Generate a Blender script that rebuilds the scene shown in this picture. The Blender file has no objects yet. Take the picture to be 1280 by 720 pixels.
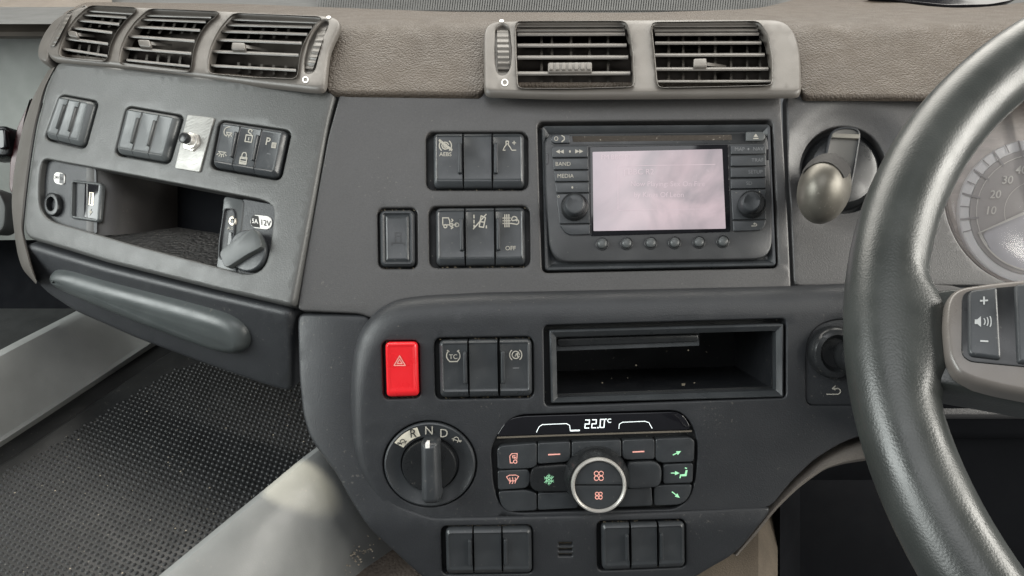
import bpy, bmesh, math, random
from mathutils import Vector, Matrix
from mathutils.geometry import delaunay_2d_cdt
random.seed(4)
SC = bpy.context.scene
COL = SC.collection
R = math.radians
# ------------------------------------------------------------------ camera, world, lamps, exposure
F, CX, CY = 1065.0, 640.0, 360.0
cam_data = bpy.data.cameras.new('camera'); cam = bpy.data.objects.new('camera', cam_data); COL.objects.link(cam)
cam.location = (0, 0, 1.5); cam.rotation_euler = (R(60), 0, 0)
cam_data.sensor_width = 36; cam_data.lens = 36 * F / 1280; cam_data.clip_start = .02; cam_data.clip_end = 50
SC.camera = cam
CM = Matrix.Translation((0, 0, 1.5)) @ Matrix.Rotation(R(60), 4, 'X')
world = bpy.data.worlds.new('World'); SC.world = world; world.use_nodes = True
bg = world.node_tree.nodes['Background']; bg.inputs[0].default_value = (.93, .97, 1, 1); bg.inputs[1].default_value = .16
def area(name, loc, target, sx, sy, power, col=(1, 1, 1)):
    d = bpy.data.lights.new(name, 'AREA'); d.shape = 'RECTANGLE'; d.size = sx; d.size_y = sy; d.energy = power; d.color = col
    o = bpy.data.objects.new(name, d); COL.objects.link(o); o.location = loc
    o.rotation_euler = (Vector(target) - Vector(loc)).to_track_quat('-Z', 'Y').to_euler(); return o
area('passenger_window_light', (-1.35, .15, 1.75), (0, .55, 1.15), 1.1, .75, 29, (.95, 1, .98))
area('driver_window_light', (1.35, .15, 1.75), (.2, .5, 1.2), 1.25, .75, 44, (1, .97, .90))
area('windscreen_light', (0, 1.35, 2.0), (0, .6, 1.2), 2.0, .7, 30, (1, .96, .88))
area('overhead_fill_light', (-.1, -.1, 2.35), (0, .6, 1.2), .9, .7, 6, (.97, .98, 1))  # unseen overhead fill, added to light the rear-facing panels
SC.view_settings.view_transform = 'Standard'; SC.view_settings.look = 'None'
SC.view_settings.exposure = 0; SC.view_settings.gamma = 1; SC.view_settings.use_curve_mapping = False
SC.render.engine = 'CYCLES'; SC.render.resolution_x = 1024; SC.render.resolution_y = 576

# ------------------------------------------------------------------ surfaces (photo pixel -> point of a real surface)
def P3(x, y, d): return CM @ Vector(((x - CX) / F * d, -(y - CY) / F * d, -d))
class Surf:
    def __init__(s, f, inv=True): s.f = f; s.inv = inv
    def d(s, x, y): v = s.f(x, y); return 1 / v if s.inv else v
    def pt(s, x, y, h=0.0):
        p = P3(x, y, s.d(x, y))
        if h:
            a = P3(x + 1, y, s.d(x + 1, y)) - P3(x - 1, y, s.d(x - 1, y)); b = P3(x, y - 1, s.d(x, y - 1)) - P3(x, y + 1, s.d(x, y + 1))
            p = p + a.cross(b).normalized() * h
        return p
def lerp(a, b, t): return a + (b - a) * t
def knots(k):
    def f0(x):
        if x <= k[0][0]: return k[0][1]
        for (a, u), (b, v) in zip(k, k[1:]):
            if x <= b: return lerp(u, v, (x - a) / (b - a))
        return k[-1][1]
    return lambda x: sum(f0(x + o) for o in (-30, -20, -10, 0, 10, 20, 30)) / 7
C = Surf(lambda x, y: 1.484 + (y - 250) * .0002)
LQ = 7e-7
L = Surf(lambda x, y: 1.282 + .00055 * (x - 50) + .0003 * (y - 190) + .012 - LQ * (x - 220) ** 2)
W = Surf(lambda x, y: 1.543 - (y - 500) * .00006)
SH = Surf(lambda x, y: 1.506 + (min(y, 655) - 390) * .000125 - max(0, y - 655) * .0004 - (max(0, 430 - x) ** 2) * 4e-6)
def dedge(x): return 299 + (x - 31) * .255
def Off(b, h): return Surf(lambda x, y: b.d(x, y) - h, False)
L0 = L; L = Off(L0, .006)
D = Surf(lambda x, y: L0.f(x, y) - .0003 - .0012 * (y - dedge(x)))
Bk = knots([(-60, .87), (40, .805), (60, .792), (250, .722), (410, .672), (640, .670), (1000, .670), (1300, .655)])
Yv = knots([(-60, 60), (64, 80), (255, 101), (410, 118), (640, 122), (1400, 122)])
def vd(x, y):
    yb = Yv(x); s = yb - y; top = yb - (92 if x > 330 else lerp(72, 92, max(0, min(1, (x - 60) / 270))))
    return Bk(x) + .0006 * s + (max(0, top - y + 0) ** 2) * .00006
V = Off(Surf(vd, False), .006)
def padd(x, y):
    s = Yv(x) - y
    return Bk(x) + .008 + .0006 * s + max(0, 34 - y) ** 1.5 * .0009
PAD = Surf(padd, False)
MH = .50
def matd(x, y): return MH / ((y - CY) / F * .8660 + .5)
MAT = Surf(matd, False)

# ------------------------------------------------------------------ outlines
def q2(q, u, v):
    (a, b, c, d) = q
    return ((a[0] * (1 - u) + b[0] * u) * (1 - v) + (d[0] * (1 - u) + c[0] * u) * v, (a[1] * (1 - u) + b[1] * u) * (1 - v) + (d[1] * (1 - u) + c[1] * u) * v)
def sub(q, u0, v0, u1, v1): return [q2(q, u0, v0), q2(q, u1, v0), q2(q, u1, v1), q2(q, u0, v1)]
def rect(x0, y0, x1, y1): return [(x0, y0), (x1, y0), (x1, y1), (x0, y1)]
def isect(p, d, q, e):
    den = d[0] * e[1] - d[1] * e[0]
    if abs(den) < 1e-9: return p
    t = ((q[0] - p[0]) * e[1] - (q[1] - p[1]) * e[0]) / den
    return (p[0] + d[0] * t, p[1] + d[1] * t)
class RR:            # rounded quad TL,TR,BR,BL; w = inset weight of top,right,bottom,left sides
    def __init__(s, q, r, n=5, w=(1, 1, 1, 1)): s.q = q; s.r = r if isinstance(r, (list, tuple)) else [r] * 4; s.n = n; s.w = w
    def at(s, i):
        ln = []
        for k in range(4):
            a, b = s.q[k], s.q[(k + 1) % 4]; dx, dy = b[0] - a[0], b[1] - a[1]; l = math.hypot(dx, dy); dx, dy = dx / l, dy / l
            o = i * s.w[k]; ln.append(((a[0] - dy * o, a[1] + dx * o), (dx, dy)))
        cs = [isect(*ln[k - 1], *ln[k]) for k in range(4)]
        out = []
        for k in range(4):
            c = cs[k]; e1 = ln[k - 1][1]; e2 = ln[k][1]; r = max(s.r[k] - i, .35 if s.r[k] > 0 else 0.02)
            for j in range(s.n + 1):
                t = math.pi / 2 * j / s.n; a = r * (1 - math.sin(t)); b = r * (1 - math.cos(t))
                out.append((c[0] - e1[0] * a + e2[0] * b, c[1] - e1[1] * a + e2[1] * b))
        return out
class EL:
    def __init__(s, cx, cy, rx, ry, n=40, rot=0): s.a = (cx, cy, rx, ry, n, rot)
    def at(s, i):
        cx, cy, rx, ry, n, rot = s.a; c, q = math.cos(rot), math.sin(rot); o = []
        for k in range(n):
            t = 2 * math.pi * k / n; x = (rx - i) * math.cos(t); y = (ry - i * ry / rx) * math.sin(t); o.append((cx + x * c - y * q, cy + x * q + y * c))
        return o
def resamp(pts, step, cnt=None, closed=True):
    out = []; n = len(pts); cs = []
    for k in range(n if closed else n - 1):
        a, b = pts[k], pts[(k + 1) % n]; m = cnt[k] if cnt else max(1, int(math.hypot(b[0] - a[0], b[1] - a[1]) / step)); cs.append(m)
        for j in range(m): out.append(tuple(lerp(a[i], b[i], j / m) for i in range(len(a))))
    if not closed: out.append(tuple(pts[-1]))
    return out, cs
def smooth(p, k, closed=True):
    for _ in range(k):
        n = len(p); q = []
        for i in range(n):
            if not closed and i in (0, n - 1): q.append(p[i]); continue
            a, b, c = p[i - 1], p[i], p[(i + 1) % n]; q.append(tuple(.25 * a[j] + .5 * b[j] + .25 * c[j] for j in range(len(b))))
        p = q
    return p
def sarea(p): return .5 * sum(p[i - 1][0] * p[i][1] - p[i][0] * p[i - 1][1] for i in range(len(p)))
class PG:
    def __init__(s, pts, step=5, k=3, inner=None, r=1):
        p, cs = resamp(pts, step); s.p = smooth(p, k); s.inner = None
        if inner: s.inner = smooth(resamp(inner, step, cs)[0], k); s.rr = r
        if sarea(s.p) < 0:
            s.p = s.p[::-1]; s.inner = s.inner[::-1] if s.inner else None
    def at(s, i):
        if abs(i) < 1e-9: return list(s.p)
        if s.inner: t = i / s.rr; return [(lerp(a[0], b[0], t), lerp(a[1], b[1], t)) for a, b in zip(s.p, s.inner)]
        n = len(s.p); o = []
        for k in range(n):
            a, b, c = s.p[k - 1], s.p[k], s.p[(k + 1) % n]
            d1 = (b[0] - a[0], b[1] - a[1]); d2 = (c[0] - b[0], c[1] - b[1]); l1 = math.hypot(*d1) or 1; l2 = math.hypot(*d2) or 1
            nx = -(d1[1] / l1 + d2[1] / l2); ny = d1[0] / l1 + d2[0] / l2; m = math.hypot(nx, ny) or 1; nx /= m; ny /= m
            cs = max(.5, (-nx * d1[1] + ny * d1[0]) / l1); o.append((b[0] + nx * i / cs, b[1] + ny * i / cs))
        return o
def inpoly(x, y, p):
    r = False; n = len(p); j = n - 1
    for i in range(n):
        if (p[i][1] > y) != (p[j][1] > y) and x < (p[j][0] - p[i][0]) * (y - p[i][1]) / (p[j][1] - p[i][1]) + p[i][0]: r = not r
        j = i
    return r

# ------------------------------------------------------------------ mesh collector
class MB:
    def __init__(s): s.v = []; s.f = []
    def add(s, vs, fs): o = len(s.v); s.v += [Vector(v) for v in vs]; s.f += [tuple(i + o for i in f) for f in fs]; return s
    def loft(s, S, sh, rows, cap=True, base=False, dz=None):
        vs = []; fs = []; n = None
        for (i, h) in rows:
            o = sh.at(i); n = len(o); vs += [S.pt(x, y, h + (dz(x, y) if dz else 0)) for x, y in o]
        for k in range(len(rows) - 1):
            for j in range(n): fs.append((k * n + j, k * n + (j + 1) % n, (k + 1) * n + (j + 1) % n, (k + 1) * n + j))
        if cap: fs.append(tuple((len(rows) - 1) * n + j for j in range(n)))
        if base: fs.append(tuple(range(n))[::-1])
        return s.add(vs, fs)
    def slab(s, S, sh, h0, h1, r=1.2, mm=None, steps=3, cap=True, extra=()):
        mm = mm if mm is not None else r * .0006
        rows = [(0, h0)] + [(r * (1 - math.cos(t)), h1 - mm * (1 - math.sin(t))) for t in (math.pi / 2 * k / steps for k in range(steps + 1))] + list(extra)
        return s.loft(S, sh, rows, cap)
    def panel(s, S, sh, holes=(), h=0, r=3, mm=.002, depth=.01, hr=2.2, hm=.0016, hd=.008, step=14, wob=None):
        hd = hd if isinstance(hd, (list, tuple)) else [hd] * len(holes)
        H = (lambda x, y: h + wob(x, y)) if wob else (lambda x, y: h)
        outer = sh.at(r); hs = [q.at(-hr) for q in holes]
        pts = [Vector(p) for p in outer]; edges = [(i, (i + 1) % len(outer)) for i in range(len(outer))]
        for q in hs:
            o = len(pts); pts += [Vector(p) for p in q]; edges += [(o + i, o + (i + 1) % len(q)) for i in range(len(q))]
        xs = [p[0] for p in outer]; ys = [p[1] for p in outer]
        y = min(ys) + step / 2; row = 0
        while y < max(ys):
            x = min(xs) + step / 2 + (row % 2) * step / 2
            while x < max(xs):
                if inpoly(x, y, outer) and not any(inpoly(x, y, q) for q in hs): pts.append(Vector((x, y)))
                x += step
            y += step * .87; row += 1
        V2, _, T, *_r = delaunay_2d_cdt(pts, edges, [], 0, 1e-4)
        fs = []
        for t in T:
            cx = sum(V2[i][0] for i in t) / len(t); cy = sum(V2[i][1] for i in t) / len(t)
            if inpoly(cx, cy, outer) and not any(inpoly(cx, cy, q) for q in hs): fs.append(tuple(t))
        s.add([S.pt(p[0], p[1], H(p[0], p[1])) for p in V2], fs)
        N = 4
        def ring(q, rr, m, dp):
            rows = [(rr * (1 - math.sin(t)), m * (1 - math.cos(t))) for t in (math.pi / 2 * k / N for k in range(N + 1))] + [(0, m + .0006), (0, dp)]
            vs = []; n = 0; ff = []
            for (i, dh) in rows:
                o = q.at(i if q is sh else -i); n = len(o); vs += [S.pt(x, y, H(x, y) - dh) for x, y in o]
            for k in range(len(rows) - 1):
                for j in range(n): ff.append((k * n + j, k * n + (j + 1) % n, (k + 1) * n + (j + 1) % n, (k + 1) * n + j))
            s.add(vs, ff)
        ring(sh, r, mm, max(depth, mm + .001))
        for q, dd in zip(holes, hd): ring(q, hr, hm, dd)
        return s
    def grid(s, rows):      # rows of world points
        n = len(rows[0]); return s.add([p for r in rows for p in r], [(k * n + j, k * n + j + 1, (k + 1) * n + j + 1, (k + 1) * n + j) for k in range(len(rows) - 1) for j in range(n - 1)])
    def stroke(s, S, pts, w, h, closed=False):
        if closed: pts = list(pts) + [pts[0], pts[1]]
        n = len(pts)
        for k in range(n - 1 - (1 if closed else 0)):
            a, b = pts[k], pts[k + 1]; dx, dy = b[0] - a[0], b[1] - a[1]; l = math.hypot(dx, dy)
            if l < 1e-6: continue
            ux, uy = dx / l * w / 2, dy / l * w / 2; hh = h + .00002 * (k % 2)
            c = [(a[0] - ux * .6 - uy, a[1] - uy * .6 + ux), (a[0] - ux * .6 + uy, a[1] - uy * .6 - ux), (b[0] + ux * .6 + uy, b[1] + uy * .6 - ux), (b[0] + ux * .6 - uy, b[1] + uy * .6 + ux)]
            s.add([S.pt(x, y, hh) for x, y in c], [(0, 1, 2, 3)])
        return s
    def fill(s, S, pts, h): return s.add([S.pt(x, y, h) for x, y in pts], [tuple(range(len(pts)))])
    def text(s, S, txt, x, y, size, h, ex=(1, 0), ey=(0, -1), align='CENTER', bold=0):
        vs, fs = text_mesh(txt, align, bold)
        return s.add([S.pt(x + (ex[0] * a + ey[0] * b) * size, y + (ex[1] * a + ey[1] * b) * size, h) for a, b in vs], fs)
    def bar(s, a, b, c, t0, t1=None):   # 8 points: two quads
        return s
    def hexa(s, q0, q1): return s.add(list(q0) + list(q1), [(0, 1, 2, 3), (7, 6, 5, 4), (0, 4, 5, 1), (1, 5, 6, 2), (2, 6, 7, 3), (3, 7, 4, 0)])
_tc = {}
def text_mesh(txt, align, bold):
    k = (txt, align, bold)
    if k not in _tc:
        c = bpy.data.curves.new('lettering', 'FONT'); c.body = txt; c.align_x = align; c.align_y = 'CENTER'; c.size = 1.35; c.offset = bold; c.resolution_u = 3
        o = bpy.data.objects.new('lettering', c); COL.objects.link(o)
        m = o.evaluated_get(bpy.context.evaluated_depsgraph_get()).to_mesh()
        _tc[k] = ([(v.co.x, v.co.y) for v in m.vertices], [tuple(p.vertices) for p in m.polygons])
        bpy.data.objects.remove(o); bpy.data.curves.remove(c)
    return _tc[k]
WO = {}
def mk(name, mb, mat, parent=None, label=None, cat=None, group=None, kind=None, sharp=32, weld=True, flat=False):
    n = len(mb.v); o0 = sum(mb.v, Vector()) / n
    bm = bmesh.new(); vs = [bm.verts.new(v - o0) for v in mb.v]
    for f in mb.f:
        try: bm.faces.new([vs[i] for i in f])
        except ValueError: pass
    if weld: bmesh.ops.remove_doubles(bm, verts=bm.verts, dist=2e-6)
    bmesh.ops.recalc_face_normals(bm, faces=bm.faces)
    me = bpy.data.meshes.new(name); bm.to_mesh(me); bm.free()
    if not flat:
        me.shade_smooth(); me.set_sharp_from_angle(angle=R(sharp))
    me.materials.append(mat)
    o = bpy.data.objects.new(name, me); COL.objects.link(o); WO[o.name] = o0
    if parent: o.parent = parent; o.location = o0 - WO[parent.name]
    else: o.location = o0
    return tag(o, label, cat, group, kind)
def tag(o, label=None, cat=None, group=None, kind=None):
    for k, v in (('label', label), ('category', cat), ('group', group), ('kind', kind)):
        if v: o[k] = v
    return o
def thing(name, label, cat, loc, group=None):
    o = bpy.data.objects.new(name, None); COL.objects.link(o); o.empty_display_size = .02; o.location = loc; WO[o.name] = Vector(loc)
    return tag(o, label, cat, group)

# ------------------------------------------------------------------ materials
def mat(name, col, rough=.5, spec=.5, metal=0, grain=0, gs=1500, leather=0, ls=420, mott=.12, dust=0, scratch=0, emit=0, ecol=None, coat=0, var=.08, stretch=None):
    m = bpy.data.materials.new(name); m.use_nodes = True; nt = m.node_tree; nd = nt.nodes; b = nd['Principled BSDF']
    def N(t, **kw):
        n = nd.new(t)
        for k, v in kw.items(): setattr(n, k, v)
        return n
    lk = nt.links.new
    b.inputs['Roughness'].default_value = rough; b.inputs['Specular IOR Level'].default_value = spec; b.inputs['Metallic'].default_value = metal; b.inputs['Coat Weight'].default_value = coat
    tc = N('ShaderNodeTexCoord'); co = tc.outputs['Object']
    if stretch:
        mp = N('ShaderNodeMapping'); mp.inputs['Scale'].default_value = stretch; lk(co, mp.inputs['Vector']); co = mp.outputs[0]
    n1 = N('ShaderNodeTexNoise'); n1.inputs['Scale'].default_value = 28; n1.inputs['Detail'].default_value = 5; lk(co, n1.inputs['Vector'])
    r1 = N('ShaderNodeMapRange'); r1.inputs['From Min'].default_value = .3; r1.inputs['From Max'].default_value = .7; r1.inputs['To Min'].default_value = 1 - mott; r1.inputs['To Max'].default_value = 1 + mott; lk(n1.outputs[0], r1.inputs[0])
    mx = N('ShaderNodeVectorMath', operation='SCALE'); mx.inputs[0].default_value = col; lk(r1.outputs[0], mx.inputs['Scale']); cout = mx.outputs[0]
    if grain > .4:
        ng = N('ShaderNodeTexNoise'); ng.inputs['Scale'].default_value = 800; ng.inputs['Detail'].default_value = 1; lk(co, ng.inputs['Vector'])
        rg_ = N('ShaderNodeMapRange'); rg_.inputs['From Min'].default_value = .3; rg_.inputs['From Max'].default_value = .7; rg_.inputs['To Min'].default_value = .92; rg_.inputs['To Max'].default_value = 1.08; lk(ng.outputs[0], rg_.inputs[0])
        m3 = N('ShaderNodeVectorMath', operation='SCALE'); lk(cout, m3.inputs[0]); lk(rg_.outputs[0], m3.inputs['Scale']); cout = m3.outputs[0]
    if dust:
        n2 = N('ShaderNodeTexNoise'); n2.inputs['Scale'].default_value = 420; n2.inputs['Detail'].default_value = 2; lk(co, n2.inputs['Vector'])
        n3 = N('ShaderNodeTexNoise'); n3.inputs['Scale'].default_value = 22; n3.inputs['Detail'].default_value = 3; lk(co, n3.inputs['Vector'])
        ad = N('ShaderNodeMath', operation='MULTIPLY_ADD'); lk(n3.outputs[0], ad.inputs[0]); ad.inputs[1].default_value = .35; lk(n2.outputs[0], ad.inputs[2])
        cr = N('ShaderNodeMapRange'); cr.inputs['From Min'].default_value = .87; cr.inputs['From Max'].default_value = .97; cr.inputs['To Max'].default_value = dust; lk(ad.outputs[0], cr.inputs[0])
        mi = N('ShaderNodeMix', data_type='RGBA'); lk(cr.outputs[0], mi.inputs[0]); lk(cout, mi.inputs[6]); mi.inputs[7].default_value = (.36, .33, .28, 1); cout = mi.outputs[2]
    lk(cout, b.inputs['Base Color'])
    r2 = N('ShaderNodeMapRange'); r2.inputs['From Min'].default_value = .3; r2.inputs['From Max'].default_value = .7; r2.inputs['To Min'].default_value = max(.03, rough - var); r2.inputs['To Max'].default_value = min(1, rough + var)
    n4 = N('ShaderNodeTexNoise'); n4.inputs['Scale'].default_value = 60; n4.inputs['Detail'].default_value = 6; lk(co, n4.inputs['Vector']); lk(n4.outputs[0], r2.inputs[0]); lk(r2.outputs[0], b.inputs['Roughness'])
    nrm = None
    def bump(src, st, dist):
        nonlocal nrm
        bp = N('ShaderNodeBump'); bp.inputs['Strength'].default_value = st; bp.inputs['Distance'].default_value = dist; lk(src, bp.inputs['Height'])
        if nrm: lk(nrm, bp.inputs['Normal'])
        nrm = bp.outputs[0]
    if leather:
        nz = N('ShaderNodeTexNoise'); nz.inputs['Scale'].default_value = ls * .5; lk(co, nz.inputs['Vector'])
        mv = N('ShaderNodeVectorMath', operation='MULTIPLY_ADD'); lk(nz.outputs[1], mv.inputs[0]); mv.inputs[1].default_value = (.5 / ls,) * 3; lk(co, mv.inputs[2])
        vo = N('ShaderNodeTexVoronoi', feature='SMOOTH_F1'); vo.inputs['Scale'].default_value = ls; vo.inputs['Smoothness'].default_value = .35; lk(mv.outputs[0], vo.inputs['Vector'])
        iv = N('ShaderNodeMath', operation='SUBTRACT'); iv.inputs[0].default_value = 1; lk(vo.outputs[0], iv.inputs[1]); bump(iv.outputs[0], leather, .5 / ls)
    if grain:
        n5 = N('ShaderNodeTexNoise'); n5.inputs['Scale'].default_value = gs; n5.inputs['Detail'].default_value = 2; lk(co, n5.inputs['Vector']); bump(n5.outputs[0], grain, .0004)
    if scratch:
        mp2 = N('ShaderNodeMapping'); mp2.inputs['Scale'].default_value = (40, 700, 300); mp2.inputs['Rotation'].default_value = (.3, .5, .9); lk(tc.outputs['Object'], mp2.inputs['Vector'])
        n6 = N('ShaderNodeTexNoise'); n6.inputs['Scale'].default_value = 1; n6.inputs['Detail'].default_value = 4; lk(mp2.outputs[0], n6.inputs['Vector']); bump(n6.outputs[0], scratch, .0005)
    if nrm: lk(nrm, b.inputs['Normal'])
    if emit:
        b.inputs['Emission Color'].default_value = (*(ecol or col), 1); b.inputs['Emission Strength'].default_value = emit
    return m
M_UP = mat('upper_plastic', (.058, .0565, .0565), .46, .5, grain=.41, gs=950, dust=.12, mott=.04, var=.04)
M_POD = mat('pod_plastic', (.067, .0675, .065), .44, .5, grain=.41, gs=950, dust=.07, mott=.05, var=.05)
M_LOW = mat('lower_plastic', (.0225, .024, .0268), .48, .5, grain=.41, gs=950, dust=.16, mott=.06, var=.05)
M_SW = mat('switch_plastic', (.033, .036, .039), .38, .5, grain=.15, gs=1600, dust=.15, var=.13, mott=.16)
M_SWG = mat('grey_switch_plastic', (.070, .075, .076), .36, .5, grain=.12, gs=1600, dust=.18)
M_GAP = mat('recess_plastic', (.012, .013, .014), .55, .4, dust=.5)
M_TAUPE = mat('taupe_plastic', (.092, .0835, .0745), .45, .5, grain=.15, gs=1500, dust=.1, mott=.07)
M_SLAT = mat('slat_plastic', (.078, .071, .063), .42, .5, dust=.25)
M_DARKVENT = mat('vent_duct', (.085, .074, .064), .6, .3)
M_PAD = mat('brown_soft_pad', (.060, .0475, .0365), .58, .35, leather=.8, ls=600, mott=.08)
M_LEATHER = mat('wheel_leather', (.026, .029, .027), .35, .6, leather=.12, ls=900, mott=.15, var=.06)
M_BLACK = mat('black_plastic', (.014, .015, .016), .3, .5, dust=.2)
M_GLOSS = mat('gloss_black', (.008, .008, .010), .08, .5, var=.03)
M_RED = mat('red_switch_plastic', (.72, .016, .022), .3, .5, mott=.04)
M_PRINT = mat('cream_print', (.37, .35, .305), .6, .2)
M_DIMPRINT = mat('worn_grey_print', (.16, .165, .17), .6, .2)
M_DARKPRINT = mat('dark_print', (.03, .03, .03), .6, .2)
M_WHITE = mat('white_print', (.8, .78, .74), .5, .3)
M_ALU = mat('brushed_aluminium', (.27, .265, .25), .5, .5, metal=.4, scratch=.9, mott=.35, var=.15)
M_CHROME = mat('chrome', (.62, .60, .56), .36, .6, metal=.6, mott=.05)
M_KNOB = mat('worn_bronze_paint', (.12, .112, .095), .44, .5, metal=.55, mott=.25, dust=.35)
M_KNOBT = mat('cracked_knob_top', (.02, .019, .0185), .7, .3, grain=.8, gs=500, mott=.4)
M_TRAYW = mat('tunnel_side_plastic', (.195, .20, .195), .42, .5, grain=.25, gs=1200, dust=.2, mott=.1)
M_RUBBER = mat('black_rubber', (.0105, .011, .0115), .43, .42, dust=.3, mott=.35, grain=.15)
M_CARPET = mat('speckled_vinyl', (.11, .09, .075), .8, .3, leather=1, ls=330, dust=.6, mott=.4)
M_BEIGE = mat('beige_carpet', (.10, .083, .065), .9, .2, grain=1, gs=800, mott=.25)
M_DOOR = mat('door_trim', (.21, .22, .205), .5, .4, grain=.2, mott=.12)
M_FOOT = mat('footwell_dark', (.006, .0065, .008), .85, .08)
M_REDR = mat('dark_red_trim', (.045, .008, .009), .4, .5)
M_LEDGE = mat('grille_grey', (.075, .078, .078), .6, .3)
M_ORANGE = mat('lit_orange_mark', (.75, .36, .30), .5, .3, emit=.24, ecol=(1, .45, .38))
M_GREEN = mat('lit_green_mark', (.35, .75, .45), .5, .3, emit=.25, ecol=(.5, 1, .6))
M_LCD = mat('lit_white_segment', (.9, .95, .95), .5, .3, emit=.55, ecol=(.9, 1, 1))
M_GOLD = mat('port_contact', (.55, .5, .42), .35, .5, metal=.6)
M_GAUGE = mat('gauge_hazed_grey', (.46, .43, .425), .5, .4, mott=.05)  # face colour lifted to stand in for window haze on the lens
M_GAUGEL = mat('gauge_white', (.92, .91, .92), .45, .4, mott=.04)
M_GAUGEP = mat('gauge_surround_hazed', (.55, .50, .47), .25, .5, mott=.15, stretch=(1, 6, 1))  # pale brown paints the reflection on the cluster lens into the surround
def screen_mat():
    m = mat('lit_screen', (.12, .105, .11), .2, .5, coat=.3); nt = m.node_tree; nd = nt.nodes; lk = nt.links.new; b = nd['Principled BSDF']
    tc = nd.new('ShaderNodeTexCoord'); n = nd.new('ShaderNodeTexNoise'); n.inputs['Scale'].default_value = 17; n.inputs['Detail'].default_value = 6; n.inputs['Distortion'].default_value = 1.2; lk(tc.outputs['Object'], n.inputs['Vector'])
    r = nd.new('ShaderNodeValToRGB'); r.color_ramp.elements[0].position = .33; r.color_ramp.elements[0].color = (.36, .33, .36, 1); r.color_ramp.elements[1].position = .62; r.color_ramp.elements[1].color = (.82, .645, .69, 1); lk(n.outputs[0], r.inputs[0]); lk(r.outputs[0], b.inputs['Emission Color']); b.inputs['Emission Strength'].default_value = .62  # screen's own glow, with the washed-out pink-white reflection put into the emission
    sx = nd.new('ShaderNodeSeparateXYZ'); lk(tc.outputs['Object'], sx.inputs[0])
    def M(op, a, b_=None, c_=None):
        q = nd.new('ShaderNodeMath'); q.operation = op
        for i_, v_ in enumerate((a, b_, c_)):
            if v_ is None: continue
            if isinstance(v_, (int, float)): q.inputs[i_].default_value = v_
            else: lk(v_, q.inputs[i_])
        return q.outputs[0]
    # grimy film that gathers towards the left and lower borders of the panel
    f1 = M('MULTIPLY_ADD', sx.outputs[0], -22.0, -.45); f2 = M('MULTIPLY_ADD', M('ABSOLUTE', sx.outputs[2]), 40.0, -.75); f3 = M('MULTIPLY_ADD', n.outputs[0], .9, -.45)
    ff = M('ADD', M('MAXIMUM', f1, f2), f3); ff.node.use_clamp = True
    mg = nd.new('ShaderNodeMix'); mg.data_type = 'RGBA'; lk(M('MULTIPLY', ff, .75), mg.inputs[0]); lk(r.outputs[0], mg.inputs[6]); mg.inputs[7].default_value = (.30, .28, .33, 1); lk(mg.outputs[2], b.inputs['Emission Color'])
    return m
M_SCREEN = screen_mat()
M_SCRTXT = mat('screen_print', (.3, .25, .27), .3, .4, emit=.42, ecol=(.70, .58, .62))
def glass_mat():
    m = bpy.data.materials.new('clear_lens'); m.use_nodes = True; nt = m.node_tree; nd = nt.nodes; lk = nt.links.new; nd.remove(nd['Principled BSDF'])
    t = nd.new('ShaderNodeBsdfTransparent'); g = nd.new('ShaderNodeBsdfGlossy'); g.inputs['Roughness'].default_value = .12; fr = nd.new('ShaderNodeFresnel'); fr.inputs[0].default_value = 1.5
    mx = nd.new('ShaderNodeMixShader'); lk(fr.outputs[0], mx.inputs[0]); lk(t.outputs[0], mx.inputs[1]); lk(g.outputs[0], mx.inputs[2]); df = nd.new('ShaderNodeBsdfDiffuse'); df.inputs[0].default_value = (.85, .82, .80, 1); m2 = nd.new('ShaderNodeMixShader'); m2.inputs[0].default_value = .05; lk(mx.outputs[0], m2.inputs[1]); lk(df.outputs[0], m2.inputs[2]); lk(m2.outputs[0], nd['Material Output'].inputs[0]); return m
M_GLASS = glass_mat()

# ------------------------------------------------------------------ hole shapes of all fitted units
HA = [(532.3, 164.8), (659.7, 164.8), (660, 237.7), (533, 237.7)]
HB = [(535.8, 258), (661.8, 256.8), (662.4, 334), (537, 335)]
HS = [(471.7, 259.8), (521.2, 259.5), (521.8, 335.8), (473, 336)]
HR = [(671.5, 152), (966, 149.5), (973.5, 335), (677.5, 341)]
HC = [(542.5, 422.5), (666.2, 420.6), (667, 497.5), (544.4, 499.4)]
HH = [(477, 426), (523.7, 425.4), (525.6, 497.5), (479.5, 499.4)]
HBIN = [(679.5, 406.5), (983, 398), (983, 497.5), (681, 508)]
HD = [(551, 658), (665.5, 656.2), (666, 717.5), (552.7, 719)]
HE = [(745.7, 651.5), (857, 648.8), (857.5, 710), (747, 714.5)]
L1 = [(74.7, 117.4), (123.3, 126.4), (106.7, 186.5), (54.6, 174)]
L2 = [(158, 132), (230, 144.4), (212, 205.5), (142.8, 193.5)]
L3 = [(273.8, 149.5), (364.5, 163), (351, 226), (262, 210.5)]
def rrs(q, r): return RR(q, r, 5)
cl_out = [(613.7, 560), (622, 543), (640, 521), (650, 518.5), (845, 513), (856, 518), (866, 531), (872, 552), (871.5, 580), (869, 603), (861, 624), (845, 636.5), (740, 638.5), (642, 641), (624, 631), (617, 606)]
CLH = PG(cl_out, 6, 2)
DIAL = EL(537.3, 580, 58.5, 54, 56)
ROT = PG([(1008, 507), (1008, 440), (1011, 421), (1022, 407), (1040, 400), (1060, 399), (1080, 402), (1088, 420), (1088, 507)], 5, 3)
BRK = EL(1059, 209, 55, 55, 48)
SLOTS = [rect(698.3, 678.5 + 6.6 * k, 715.3, 682.8 + 6.6 * k) for k in range(3)]
POCKET = [(52, 196), (64, 200), (130, 212), (230, 231), (330, 250), (342, 256), (343, 266), (337, 310), (332, 332), (322, 342), (308, 343), (250, 328), (170, 307), (105, 288), (62, 276), (52, 268), (48, 255), (48, 225)]
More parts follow.
